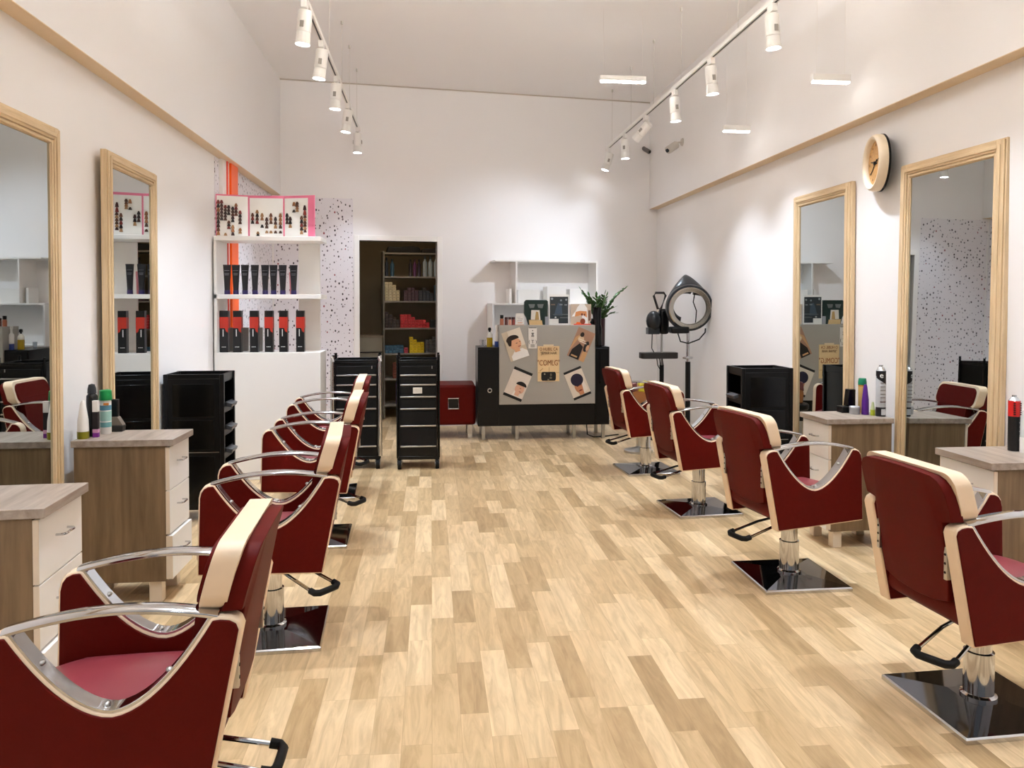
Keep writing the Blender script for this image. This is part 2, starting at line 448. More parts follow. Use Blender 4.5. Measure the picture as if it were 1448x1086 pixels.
    # seat
    mb = MB(); bm = mb.bm
    nx, ny = 14, 12; top = []
    def zt_(u, v): return .492+.020*math.sin(PI*u)*math.sin(PI*v)-.035*max(0, u-.78)**1.2/.22-.02*max(0, .10-v)*8-.02*max(0, v-.90)*8
    for i in range(nx+1):
        for j in range(ny+1):
            u, v = i/nx, j/ny; top.append(bm.verts.new((-.22+.50*u, -.177+.354*v, zt_(u, v))))
    bot = [bm.verts.new((v.co.x, v.co.y, .385)) for v in top]
    ix = lambda i, j: i*(ny+1)+j
    for i in range(nx):
        for j in range(ny):
            bm.faces.new((top[ix(i, j)], top[ix(i+1, j)], top[ix(i+1, j+1)], top[ix(i, j+1)]))
            bm.faces.new((bot[ix(i, j)], bot[ix(i, j+1)], bot[ix(i+1, j+1)], bot[ix(i+1, j)]))
    for i in range(nx):
        for j in (0, ny): bm.faces.new((top[ix(i, j)], top[ix(i+1, j)], bot[ix(i+1, j)], bot[ix(i, j)]))
    for j in range(ny):
        for i in (0, nx): bm.faces.new((top[ix(i, j)], top[ix(i, j+1)], bot[ix(i, j+1)], bot[ix(i, j)]))
    mb.build('seat', W['seat'], t, bevel=.012, seg=3)
    MB().prism(rrect(-.236, -.13, .365, .470, .045), 'Y', -.178, .178).build('rear_bolster', W['red'], t)
    MB().box(-.2, .2, -.180, .180, .362, .384).build('seat_frame', W['blackmatte'], t)
    MB().box(-.09, .09, -.09, .09, .335, .361).build('mount_plate', W['blackmatte'], t, bevel=.004)
    MB().lathe([(.060, .030), (.060, .045), (.052, .05), (.05, .052), (.05, .20), (.042, .203), (.042, .337)], 28).build('hydraulic_column', W['chrome'], t)
    # base: shallow square pyramid with upright rim
    h = .228; mb = MB(); bm = mb.bm
    def ring(k, z): return [bm.verts.new((sx*k, sy*k, z)) for sx, sy in ((-1, -1), (1, -1), (1, 1), (-1, 1))]
    R0 = ring(h, 0); R1 = ring(h, .016); R2 = ring(h-.006, .021); R3 = ring(.07, .036)
    bm.faces.new(R0[::-1])
    for A, B in ((R0, R1), (R1, R2), (R2, R3)):
        for i in range(4):
            q = bm.faces.new((A[i], A[(i+1) % 4], B[(i+1) % 4], B[i])); q.material_index = 1 if A is R0 or A is R1 else 0
    bm.faces.new(R3); mb.mats = [W['dchrome'], W['chrome']]
    MB_ = mb.build('base_plate', W['dchrome'], t, bevel=.002, smooth=False)
    # pump pedal: two bars joined by a padded grip, pointing to the rear
    pd = MB().tube([(-.04, -.045, .318), (-.16, -.055, .305), (-.330, -.062, .268)], .007).tube([(-.04, .045, .318), (-.16, .055, .305), (-.330, .062, .268)], .007)
    pd.tube([(-.330, -.062, .268), (-.345, -.055, .265), (-.352, 0, .264), (-.345, .055, .265), (-.330, .062, .268)], .007)
    pd = pd.build('pump_lever', W['chrome'], t)
    MB().tube([(-.318, -.063, .271), (-.343, -.062, .266), (-.355, -.045, .264), (-.356, 0, .264), (-.355, .045, .264), (-.343, .062, .266), (-.318, .063, .271)], .0135, 10).build('grip', W['blackmatte'], pd)
    return t
chair0 = make_chair()
G = 'red salon styling chairs in two rows'
def place(first, x, y, rz, base_rz, pump_rz, label):
    c = chair0 if first else dup(chair0)
    c.location = (x, y, 0); c.rotation_euler = (0, 0, R(rz)); c['label'] = label; c['group'] = G
    for ch in c.children:
        if ch.name.startswith('base_plate'): ch.rotation_euler = (0, 0, R(base_rz-rz))
        if ch.name.startswith('pump_lever'): ch.rotation_euler = (0, 0, R(pump_rz-rz))
    return c
CH = [
 (-.75, 2.035, 182.7, 0, 180, 'largest red styling chair at the lower left, nearest the camera in the left row'),
 (-.70, 3.46, 185, 3, 140, 'red styling chair of the left row beside the cabinet with green-capped spray'),
 (-.735, 4.83, 182, 2, 150, 'red styling chair of the left row before the black tray trolley'),
 (-.805, 5.975, 182.4, 3, 150, 'farthest red styling chair of the left row, before the metal drawer trolleys'),
 (1.965, 2.56, 4, 2, 30, 'red styling chair nearest the camera in the right row, cut by the edge'),
 (1.885, 3.875, 9.3, 0, 18, 'red styling chair of the right row beside the cabinet with purple bottle'),
 (1.877, 5.24, 5.4, 4, 16, 'red styling chair of the right row near the black tray trolley'),
 (1.86, 6.53, 5.6, 4, 14, 'farthest red styling chair of the right row, near the hood dryer'),
]
# pump direction: lever points along local -x
for i, (x, y, rz, brz, prz, lb) in enumerate(CH): place(i == 0, x, y, rz, brz, prz, lb)

# ------------------------------------------------------------------ wooden drawer cabinets
def make_cabinet():
    """local: drawers face +x, origin at floor, width along y .36, depth .46"""
    t = thing('drawer_cabinet', 'x', 'cabinet')
    MB().box(-.235, .235, -.18, .18, .765, .797).build('top', W['greytop'], t, bevel=.002)
    MB().box(-.225, .195, -.17, .17, .105, .765).build('body', W['greywood'], t, bevel=.002)
    for k, dx in enumerate((.0, .0, .012)):
        z1 = .758-.214*k-(0 if k < 2 else .004); z0 = z1-.209
        dr = MB().box(.196, .205+dx, -.168, .168, z0, z1).box(.205+dx, .214+dx, -.168, .168, z0, z1).build('drawer', W['white'], t, bevel=.0015)
        for sd in (-1, 1): MB().box(.196, .2135+dx, min(sd*.1682, sd*.1712), max(sd*.1682, sd*.1712), z0, z1).build('edge_band', W['offwhite'], dr)
        zc = (z0+z1)/2+.02
        MB().tube([(.213+dx, -.045, zc), (.236+dx, -.043, zc), (.242+dx, -.03, zc), (.242+dx, .03, zc), (.236+dx, .043, zc), (.213+dx, .045, zc)], .0042).build('handle', W['chrome'], dr)
    for sx in (-.17, .14):
        for sy in (-.125, .125): MB().box(sx-.03, sx+.03, sy-.03, sy+.03, 0, .105).build('leg', W['offwhite'], t, bevel=.003)
    return t
cab0 = make_cabinet(); G = 'wooden drawer cabinets along the walls'
for i, (x, y, rz, sy, sx, sz, lb) in enumerate([
    (-1.475, 4.005, 0, .88, 1., 1., 'grey-brown wooden cabinet with white drawers holding a green-capped spray can'),
    (-1.475, 2.755, 3, 1.02, 1., 1., 'grey-brown wooden cabinet with an empty top beside the nearest left chair'),
    (2.525, 4.46, 180, .92, .90, .967, 'grey-brown wooden cabinet with white drawers holding a purple bottle'),
    (2.585, 3.215, 180, 1.03, .90, .967, 'grey-brown wooden cabinet with white drawers holding a red and black can')]):
    c = cab0 if i == 0 else dup(cab0)
    c.scale = (sx, sy, sz)
    c.location = (x, y, 0); c.rotation_euler = (0, 0, R(rz)); c['label'] = lb; c['group'] = G

# ------------------------------------------------------------------ mirrors
def make_mirror():
    """local: mirror faces +x, width along y (.82), stands on the floor, height 2.28"""
    t = thing('wall_mirror', 'x', 'mirror')
    hw, H, fw = .41, 2.275, .085
    def rail(a, b, up, name, m, horiz):
        pass
    fr = MB()
    for x0, x1, d0, d1 in ((0, .030, 0, fw), (.030, .040, .008, .062), (.040, .046, .030, .05), (.030, .036, .066, .08)):
        for s in (-1, 1):
            a, b = s*(hw-d0), s*(hw-d1)
            fr.use(W['frame']); fr.box(x0, x1, min(a, b), max(a, b), d0, H-d0)
        fr.use(W['frameh']); fr.box(x0, x1, -(hw-d1), hw-d1, H-d1, H-d0); fr.box(x0, x1, -(hw-d1), hw-d1, d0, d1)
    fr.build('frame', None, t, bevel=.003)
    g = MB().box(.012, .024, -(hw-fw), hw-fw, fw, H-fw).build('glass', W['mirror'], t, smooth=False)
    return t
m0 = make_mirror(); G = 'tall mirrors with pale oak frames on the side walls'
for i, (x, y, rz, lean, lb) in enumerate([
    (-1.776, 3.44, 0, 0, 'tall pale oak framed mirror at the left edge, behind the nearest left cabinet'),
    (-1.758, 4.71, 1.8, 0, 'tall pale oak framed mirror on the left wall reflecting the shelf of hair colour'),
    (2.832, 5.31, 180, 0, 'tall pale oak framed mirror on the right wall, left of the round clock'),
    (2.808, 3.94, 181.8, .9, 'tall pale oak framed mirror on the right wall reflecting speckled wallpaper')]):
    c = m0 if i == 0 else dup(m0)
    c.location = (x, y, 0); c.rotation_euler = (0, R(-lean), R(rz)); c['label'] = lb; c['group'] = G

# ------------------------------------------------------------------ clock
t = thing('wall_clock', 'round cream wall clock with a bamboo dial on the right wall between two mirrors', 'clock', (XR-.046, 4.545, 2.33), R(-14))
MX = Matrix.Rotation(R(-90), 4, 'Y')
MB().lathe([(.178, 0), (.178, .012)], 40, MX).build('backplate', W['blackmatte'], t)
MB().lathe([(.140, .040), (.143, .056), (.150, .064), (.160, .066), (.170, .058), (.176, .04), (.176, .0125), (.14, .0125), (.140, .040)], 48, MX, False).build('rim', cm((236, 220, 194), .35), t)
MB().lathe([(.1398, .0125), (.1398, .034)], 48, MX).build('dial', W['clockwood'], t)
def hand(name, ang, ln, w):
    a = R(ang); d = Vector((0, math.sin(a), math.cos(a))); s_ = Vector((0, math.cos(a), -math.sin(a)))
    mb = MB(); mb.bm
    P = [Vector((-.038, 0, 0))+d*(-.03)+s_*w, Vector((-.038, 0, 0))+d*(-.03)-s_*w, Vector((-.038, 0, 0))+d*ln-s_*w*.5, Vector((-.038, 0, 0))+d*ln+s_*w*.5]
    A = [mb.bm.verts.new(p) for p in P]; B = [mb.bm.verts.new(p+Vector((.003, 0, 0))) for p in P]
    mb.bm.faces.new(A); mb.bm.faces.new(B[::-1])
    for i in range(4): mb.bm.faces.new((A[i], A[(i+1) % 4], B[(i+1) % 4], B[i]))
    return mb.build(name, W['blackmatte'], t, smooth=False)
hand('hour_hand', 78, .085, .005); hand('minute_hand', 238, -.0, .004) if 0 else hand('minute_hand', 52+60-55+10, .0, .001) if 0 else hand('minute_hand', 125, .105, .004)
hand('second_hand', -72, .07, .0015)
MB().cyl((-.034, 0, 0), (-.046, 0, 0), .010, n=14).build('hub', W['blackmatte'], t)
nm = MB()
for k in range(12):
    a = R(k*30); nm.box(-.0355, -.0335, -.112*math.sin(a)-.004, -.112*math.sin(a)+.004, .112*math.cos(a)-.007, .112*math.cos(a)+.007)
nm.build('hour_marks', cm((110, 78, 40)), t, smooth=False)

# ------------------------------------------------------------------ black tray trolleys (open front facing +x in local)
def make_tray_trolley():
    t = thing('tray_trolley', 'x', 'trolley')
    w, d, H = .135, .18, .985       # half width along y, half depth along x
    for sy in (-1, 1):
        sp = MB().box(-d, d, sy*w-.008, sy*w+.008, .09, H-.03)
        sp.build('side_panel', W['black'], t, bevel=.003)
        pn = MB()
        for z0, z1 in ((.70, .92), (.48, .68), (.12, .44)):
            pn.box(-d+.04, d-.05, sy*(w+.008)-.002, sy*(w+.008)+.003, z0, z1)
        pn.build('raised_panel', W['blackgloss'], t, bevel=.004)
        MB().box(-d+.02, d-.02, sy*(w+.008)-.002, sy*(w+.008)+.004, .462, .467).build('metal_line', W['steel'], t)
    for sx in (-1, 1):
        for sy in (-1, 1):
            MB().box(sx*d-.014, sx*d+.014, sy*w-.014, sy*w+.014, .075, H).build('post', W['black'], t, bevel=.004)
    MB().box(-d, -d+.012, -w, w, .09, H-.03).build('back_panel', W['black'], t)
    MB().box(-d, d, -w, w, .08, .1).build('bottom', W['black'], t)
    tp = MB().box(-d, d, -w, w, H-.06, H-.05)
    for a, b, c, e in ((-d, d, -w-.006, -w+.006), (-d, d, w-.006, w+.006), (-d-.006, -d+.006, -w, w), (d-.006, d+.006, -w, w)): tp.box(a, b, c, e, H-.05, H)
    tp.build('top_tray', W['black'], t, bevel=.002)
    for k in range(5):
        z = .79-.155*k
        tr = MB().box(-d+.03, d+.005, -w+.012, w-.012, z-.07, z-.062).box(d-.002, d+.006, -w+.012, w-.012, z-.062, z).box(-d+.03, d, -w+.012, -w+.018, z-.062, z-.01).box(-d+.03, d, w-.018, w-.012, z-.062, z-.01)
        tr = tr.build('tray', W['black'], t, bevel=.002)
        MB().prism([(d+.006, z), (d+.05, z-.012), (d+.042, z-.036), (d+.006, z-.03)], 'Y', -.07, .07).build('pull', cm((70, 70, 72), .3), tr, bevel=.003)
    for sx in (-1, 1):
        for sy in (-1, 1):
            cs = MB().box(sx*.15-.012, sx*.15+.012, sy*.11-.016, sy*.11+.016, .045, .08).build('caster', W['steel'], t)
            MB().cyl((sx*.15, sy*.11-.012, .03), (sx*.15, sy*.11+.012, .03), .03, n=18).build('wheel', W['blackmatte'], cs)
    return t
tt0 = make_tray_trolley(); G = 'black tray trolleys by the side walls'
tt0.location = (-1.565, 5.415, 0); tt0['label'] = 'black plastic tray trolley by the left wall, in front of the white shelf unit'; tt0['group'] = G
dup(tt0, (2.425, 5.485, 0), R(180), 'black plastic tray trolley by the right wall, left of the mirror', G)

# ------------------------------------------------------------------ metal tool trolleys with drawers (front facing -y)
def make_tool_trolley():
    t = thing('tool_trolley', 'x', 'trolley')
    w, d = .165, .17
    MB().box(-w, w, -d, d, .115, .93).build('body', W['black'], t, bevel=.004)
    tp = MB().box(-w-.004, w+.004, -d-.004, d+.004, .93, .942)
    for a, b, c, e in ((-w, w, -d-.004, -d+.004), (-w, w, d-.004, d+.004), (-w-.004, -w+.004, -d, d), (w-.004, w+.004, -d, d)): tp.box(a, b, c, e, .942, .962)
    tp.build('top_tray', W['black'], t, bevel=.003)
    zz = [.905, .795, .715, .605, .495, .335, .165]
    zz = [(.830, .92), (.745, .822), (.640, .737), (.535, .632), (.385, .527), (.205, .377)]
    for z0, z1 in zz:
        dr = MB().box(-w+.012, w-.012, -d-.016, -d+.002, z0, z1-.012).build('drawer', W['blackmatte'], t, bevel=.004)
        MB().box(-w+.010, w-.010, -d-.026, -d-.014, z0-.006, z0+.006).build('drawer_lip', W['steel'], dr, bevel=.002)
    for sx in (-1, 1):
        for sy in (-1, 1):
            MB().tube([(sx*(w+.014), sy*(d-.01), .10), (sx*(w+.014), sy*(d-.01), 1.005)], .011, 12).build('post', W['blackgloss'], t)
    MB().box(-w-.02, w+.02, -d, d, .085, .115).build('bottom_frame', W['black'], t, bevel=.004)
    for sx in (-1, 1):
        for sy in (-1, 1):
            x, y = sx*(w+.0), sy*(d-.03)
            cs = MB().cyl((x, y, .09), (x, y, .078), .014, n=12).box(x-.022, x-.018, y-.02, y+.02, .035, .08).box(x+.018, x+.022, y-.02, y+.02, .035, .08).box(x-.022, x+.022, y-.02, y+.02, .078, .082).build('caster', W['chrome'], t, bevel=.001)
            MB().cyl((x-.016, y-.012, .042), (x+.016, y-.012, .042), .042, n=24).build('wheel', W['blackmatte'], cs, bevel=.004)
            MB().cyl((x-.0175, y-.012, .042), (x+.0175, y-.012, .042), .024, n=18).build('hub_cap', W['chrome'], cs)
    MB().box(.118, .124, -d-.02, -d-.014, .885, .91).build('lock', W['steel'], t)
    return t
t1 = make_tool_trolley(); G = 'black metal drawer trolleys in front of the doorway'
t1.location = (-.115, 6.94, 0); t1['label'] = 'black metal drawer trolley with a white label plate, standing before the storeroom door'; t1['group'] = G
t2 = dup(t1, (-.66, 6.98, 0), R(3), 'black metal drawer trolley half hidden behind the left chair backs, beside the white shelf unit', G)
t2.scale = (1.1, 1, 1)
MB().box(-.045, .035, -.193, -.186, .668, .722).build('label_plate', cm((225, 222, 214), .4), t1, bevel=.004)
for sx in (-1, 1):
    MB().tube([(sx*.185, -.19, .12), (sx*.185, -.19, .95), (sx*.185, -.175, .985), (sx*.185, -.15, .99)], .016, 10).build('handle_bar', W['chrome'], t2)

# ------------------------------------------------------------------ white shelf unit on the left
t = thing('shelf_unit', 'white shelf unit against the left wall carrying hair colour tubes and boxes', 'shelf', (0, 0, 0))
t.location = (-1.37, 6.5, 0)
x0, x1 = -.395, .455
MB().box(x0, x1, 0, .34, 0, 1.05).build('base_cabinet', W['white'], t, bevel=.003)
MB().box(x0, x0+.022, 0, .34, 1.05, 1.97).build('side_board', W['white'], t, bevel=.002)
MB().box(.230, .412, .31, .332, 1.05, 1.97).build('back_board', W['white'], t, bevel=.002)
for z in (1.494, 1.972): MB().box(x0, x1+.01, 0, .34, z, z+.036).build('shelf', W['white'], t, bevel=.002)

# colour boxes
def make_colour_box():
    t = thing('colour_box', 'x', 'box')
    w, h, d = .033, .345, .03
    c = MB().use(cm((20, 19, 20), .35)).box(-w, w, -d, d, 0, h).build('carton', None, t, bevel=.0015)
    b = MB().use(cm((186, 48, 32), .45)); b.box(-w-.0006, w+.0006, -d-.0006, d+.0006, h*.58, h*.845)
    b.prism([(.008, h*.58), (w, h*.58), (w, h*.47), (.017, h*.50)], 'Y', -d-.0007, -d+.001); b.build('red_band', None, t)
    text('HAIR', .012, cm((235, 235, 230)), t, (-.008, -d-.0004, h*.47), (R(90), R(-90), 0)) if 0 else None
    lb = MB().use(cm((226, 226, 224))).box(-.010, -.003, -d-.0006, -d+.001, h*.38, h*.55)
    for k in range(3): lb.box(-.018+.012*k, -.009+.012*k, -d-.0006, -d+.001, h*.12, h*.135)
    lb.build('print', None, t)
    return t
cb = make_colour_box(); G = 'tall hair colour boxes on the lower shelf'
pos = ['leftmost beside the board', 'second from the left', 'third from the left', 'fourth from the left', 'fifth from the left', 'last on the right, standing apart']
for i, px in enumerate((316, 335.5, 359, 380, 400.5, 424.5)):
    X = (-1.706, -1.600, -1.466, -1.346, -1.228, -1.090)[i]
    c = cb if i == 0 else dup(cb)
    c.location = (X, 6.60, 1.0505); c['label'] = 'black and red hair colour box on the lower shelf, '+pos[i]; c['group'] = G
# grey boxes behind
for i, (x, w, h, lb) in enumerate(((-1.690, .06, .20, 'grey card box standing behind the first two colour boxes'), (-1.575, .06, .20, 'grey card box standing behind the gap after the second colour box'), (-1.445, .03, .20, 'narrow grey box standing behind the third colour box'))):
    tag(MB().box(-w/2, w/2, -.02, .02, 0, h).build('card_box', cm((168, 166, 160)), None, bevel=.001, loc=(x, 6.74, 1.0505)), lb, 'box')

def make_tube():
    t = thing('cosmetic_tube', 'x', 'tube')
    # stands on its wide cap end at the bottom narrower, flat crimp on top
    mb = MB(); bm = mb.bm; n = 20; rings = []
    for k in range(8):
        u = k/7.; z = .03+.182*u; a = .019+.010*u; b = .019*(1-u)+.002*u
        rings.append([bm.verts.new((a*math.cos(2*PI*i/n), b*math.sin(2*PI*i/n), z)) for i in range(n)])
    for k in range(7):
        for i in range(n): bm.faces.new((rings[k][i], rings[k][(i+1) % n], rings[k+1][(i+1) % n], rings[k+1][i]))
    bm.faces.new(rings[0][::-1]); bm.faces.new(rings[-1])
    b = mb.build('tube_body', cm((24, 23, 27), .28), t)
    MB().box(-.029, .029, -.002, .002, .205, .216).build('crimp', cm((40, 38, 44), .3), t)
    MB().lathe([(.0205, 0), (.0205, .028), (.019, .03)], 20).build('cap', cm((44, 32, 84), .3), t)
    return t
tu = make_tube(); G = 'black cosmetic tubes on the middle shelf'
ords = ['first from the left', 'second from the left', 'third from the left', 'fourth from the left, with a gap after it', 'fifth from the left', 'sixth from the left', 'seventh from the left, before the pink tube', 'last on the right']
for i, px in enumerate((320, 332.5, 345.5, 359.5, 374, 386, 399, 414.5)):
    X = (-1.684, -1.614, -1.540, -1.460, -1.377, -1.309, -1.234, -1.145)[i]
    c = tu if i == 0 else dup(tu)
    c.location = (X, 6.60, 1.5305); c.scale = (1.12, 1.12, 1.14); c['label'] = 'black cosmetic tube on the middle shelf, '+ords[i]; c['group'] = G
    for k, (z, w) in enumerate(((.172, .018), (.150, .016), (.140, .014))):
        MB().box(-w, w, -.0135+.012*(z-.14)*8, -.010+.012*(z-.14)*8, z, z+.003).build('print', cm((150, 150, 158), .4), c)
tag(MB().prism([(-.012, 0), (.012, 0), (.02, .19), (-.02, .19)], 'Y', -.008, .008).build('cosmetic_tube', cm((222, 140, 150)), None, bevel=.003, loc=(-1.18, 6.70, 1.5305)), 'pink cosmetic tube behind the last two black tubes', 'tube')

# hair colour chart on top
t = thing('colour_chart', 'open pink hair colour chart with rows of swatches atop the white shelf unit', 'chart', (-1.37, 6.62, 2.0085))
P3 = [(-.402, -.02), (-.150, .045), (.140, .045), (.405, -.03)]
H = .352
def wallpanel(a, b, z0, z1, th, name, m, off=0., par=t):
    a = Vector((*a, 0)); b = Vector((*b, 0)); d = (b-a).normalized(); nrm = Vector((d.y, -d.x, 0))
    mb = MB().use(m)
    q = [a+nrm*off, b+nrm*off, b+nrm*(off+th), a+nrm*(off+th)]
    mb.prism([(v.x, v.y) for v in q], 'Z', z0, z1)
    return mb.build(name, None, par, smooth=False)
SW = [(40, 28, 24), (70, 44, 32), (96, 58, 40), (120, 40, 34), (30, 26, 26), (146, 96, 58), (60, 30, 28), (160, 120, 80)]
cols = [[(.04, .0, 1., 9), (.15, .42, 1., 6), (.27, .42, .86, 5), (.38, .58, .86, 3), (.38, .18, .42, 3), (.51, .38, .82, 5), (.62, .56, .92, 4), (.75, .33, .72, 4), (.27, 0., .06, 1), (.51, 0., .3, 3), (.75, .06, .22, 2)],
        [(.08, .35, .66, 3), (.22, .35, .75, 4), (.37, .45, .66, 2), (.37, .24, .33, 1), (.51, .22, .54, 3), (.64, .35, .66, 3), (.78, .22, .56, 3), (.93, .22, .66, 4), (.51, .08, .16, 1), (.64, .08, .16, 1), (.78, .08, .16, 1), (.93, .08, .16, 1), (.24, 0, .12, 2)],
        [(.08, .35, .66, 3), (.20, .24, .56, 3), (.34, .86, .98, 1), (.34, .68, .76, 1), (.46, .70, .98, 4), (.62, .05, .58, 5), (.74, .6, .88, 2), (.75, .1, .6, 6)]]
for i in range(3):
    a, b = P3[i], P3[i+1]
    pg = wallpanel(a, b, 0, H, .006, 'chart_cover', W['pink'])
    inset = .012
    A = Vector(a).lerp(Vector(b), .03); Bv = Vector(a).lerp(Vector(b), .97 if i < 2 else .78)
    wallpanel(A, Bv, .004, H-(.012 if i == 0 else .022), .004, 'chart_page', W['paper'], .006, pg)
    av = Vector((*a, 0)); bv = Vector((*b, 0)); d = (bv-av).normalized(); nr = Vector((d.y, -d.x, 0)); L = (bv-av).length
    rot = math.atan2(d.y, d.x)
    for (u, z0, z1, k) in cols[i]:
        sw = MB(); zz0 = .012+z0*(H-.06); zz1 = .012+z1*(H-.06); hh = (zz1-zz0)/k
        base = av+d*(L*(.04+u*.92*(1 if i < 2 else .95)))+nr*.0105
        for j in range(k):
            sw.use(cm(SW[random.randrange(8)], .4)); zc = zz0+hh*(j+.5)
            M = Matrix.Translation((base.x, base.y, zc)) @ Matrix.Rotation(rot, 4, 'Z')
            s_ = min(hh*.52, .022); s_ = max(s_, .012)
            sw.prism([(-.014, -s_*.95), (.014, -s_*.95), (.010, s_*.2), (.005, s_*.95), (-.005, s_*.95), (-.010, s_*.2)], 'Y', -.006, .002, M)
        sw.build('hair_swatch', None, pg)

# ------------------------------------------------------------------ reception counter
t = thing('reception_counter', 'black lacquered reception counter on steel legs with a raised grey front panel', 'counter', (1.2, 8.12, 0))
MB().box(-.71, .71, 0, .45, .152, .99).build('body', W['black'], t, bevel=.003)
dr = MB().box(-.70, -.49, -.016, 0, .165, .975).build('door', W['black'], t, bevel=.004)
MB().torus(.02, .0055, 24, 8, Matrix.Translation((-.585, -.019, .535)) @ Matrix.Rotation(R(90), 4, 'X')).build('ring_pull', W['steel'], dr)
dr = MB().box(.555, .70, -.016, 0, .165, .975).build('door', W['black'], t, bevel=.004)
MB().tube([(.60, -.016, .60), (.60, -.04, .62), (.60, -.04, .93), (.60, -.016, .95)], .006).build('handle', W['blackgloss'], dr)
MB().box(-.485, .545, -.034, -.004, .385, 1.225).box(-.485, .545, -.004, .27, 1.2, 1.225).box(-.485, -.46, -.004, .27, .99, 1.2).box(.52, .545, -.004, .27, .99, 1.2).build('raised_panel', W['grey'], t, bevel=.002)
for x in (-.65, -.29, .33, .65):
    for y in (.04, .41): MB().box(x-.018, x+.018, y-.018, y+.018, 0, .152).build('leg', W['steel'], t, bevel=.003)
MB().tube([(.50, .2, .15), (.49, .1, .03), (.55, .06, .008), (.70, .1, .008), (.86, .2, .008)], .006).build('cable', W['blackmatte'], t)

def picture(name, label, cat, w, h, layers, loc, rot, base=(228, 224, 216), th=.003, group=None):
    """flat card of size w x h facing -y; layers = [(rgb, outline in -1..1 units)]"""
    mb = MB().use(cm(base, .55)).box(-w/2, w/2, 0, th, -h/2, h/2)
    for i, (c, ol) in enumerate(layers):
        mb.use(cm(c, .55)); e = .0004*(i+1)
        mb.prism([(p[0]*w/2, p[1]*h/2) for p in ol], 'Y', -e, .0002)
    o = mb.build(name, None, smooth=False, loc=loc, rot=rot)
    tag(o, label, cat, group); return o
def rect(x0, x1, y0, y1): return [(x0, y0), (x1, y0), (x1, y1), (x0, y1)]
SK = (224, 170, 132); HR = (44, 32, 26)
yf = 8.12-.034-.004
# photos (centre px -> x,z computed on the panel plane)
picture('photo_print', 'photo print of a boy in a white shirt, upper left on the grey panel', 'photo', .207, .318, [
    ((206, 192, 168), rect(-1, 1, -1, 1)), ((226, 216, 200), rect(-.4, 1, -.2, 1)), ((238, 236, 232), [(-.75, -1), (1, -1), (1, -.62), (.55, -.36), (-.3, -.42), (-.75, -.7)]), (SK, rect(-.25, .3, -.5, -.2)),
    (SK, ellipse(.02, .05, .62, .40)), (SK, ellipse(-.42, -.02, .14, .1)), (HR, ellipse(-.1, .36, .68, .30, 20, 0, 190)), (HR, [(-.75, .38), (-.2, .38), (-.45, -.02), (-.68, .02)]),
    ((60, 40, 34), ellipse(.18, .06, .1, .02)), ((60, 40, 34), ellipse(.52, .1, .07, .02)), ((170, 90, 80), ellipse(.35, -.18, .16, .03))],
    (.885, yf, 1.022), (0, R(-19), 0))
picture('photo_print', 'photo print of a cropped head between black bars, lower left on grey panel', 'photo', .21, .325, [
    ((226, 216, 206), rect(-1, 1, -1, 1)), ((18, 18, 18), rect(-1, 1, .82, 1)), ((18, 18, 18), rect(-1, 1, -1, -.82)), ((238, 232, 226), [(-.2, -.8), (.5, -.8), (.5, -.5), (.0, -.3)]),
    ((222, 176, 150), ellipse(.35, -.25, .48, .34)), ((222, 176, 150), rect(.05, .5, -.74, -.4)), ((30, 24, 22), ellipse(.38, -.02, .55, .26, 20, 0, 180)), ((150, 96, 80), ellipse(.4, -.2, .1, .02)), ((150, 96, 80), ellipse(.5, -.42, .12, .03))],
    (.912, yf, .602), (0, R(23), 0))
picture('photo_print', 'brown photo print of a person in black, upper right on the grey panel', 'photo', .195, .33, [
    ((172, 132, 108), rect(-1, 1, -1, 1)), ((26, 22, 22), [(-.8, -1), (.35, -1), (.3, -.1), (-.2, .05), (-.75, -.5)]), ((206, 160, 112), [(-1, -.7), (-.6, .2), (-.5, .6), (-.9, .3)]), ((206, 160, 112), rect(.45, 1, -1, -.35)),
    ((222, 198, 164), ellipse(-.25, .32, .35, .2)), ((34, 26, 24), ellipse(-.3, .62, .22, .16)), ((30, 24, 22), ellipse(.6, .0, .26, .36)), ((214, 168, 130), ellipse(.78, -.05, .16, .2)), ((240, 230, 214), rect(-.5, .3, .26, .32)), ((240, 230, 214), rect(-.3, .5, .14, .19)), ((210, 164, 120), rect(-.6, .1, -.9, -.8))],
    (1.592, yf, 1.018), (0, R(23), 0))
picture('photo_print', 'photo print of a dark blue cap between black bars, lower right on panel', 'photo', .2, .32, [
    ((224, 212, 196), rect(-1, 1, -1, 1)), ((18, 18, 18), rect(-1, 1, .84, 1)), ((18, 18, 18), rect(-1, 1, -1, -.84)), ((196, 134, 98), ellipse(.05, -.28, .5, .42)), ((196, 134, 98), rect(-.2, .35, -.82, -.4)), ((236, 226, 214), [(.3, -.8), (.85, -.6), (.7, .1), (.45, .0)]),
    ((28, 22, 48), ellipse(.08, .22, .68, .42)), ((110, 60, 46), ellipse(-.1, -.2, .12, .03)), ((110, 60, 46), ellipse(.2, -.18, .12, .03)), ((140, 66, 54), ellipse(.05, -.52, .2, .05))],
    (1.552, yf, .605), (0, R(-22), 0))
o = picture('leaflet', 'narrow white leaflet with small black symbols near the top of the grey panel', 'leaflet', .09, .22, [
    ((60, 58, 56), rect(-.9, .9, .95, 1.)), ((70, 68, 66), ellipse(0, .72, .14, .05, 8)), ((58, 56, 54), rect(-.3, .3, .42, .50)), ((58, 56, 54), rect(-.22, .22, .30, .38)), ((58, 56, 54), rect(-.34, .34, .16, .24)), ((110, 108, 104), rect(-.5, .5, -.86, -.82)), ((110, 108, 104), rect(-.5, .5, -.76, -.72)), ((110, 108, 104), rect(-.5, .5, -.66, -.62))],
    (1.07, yf, 1.09), (0, 0, 0), base=(232, 228, 222))
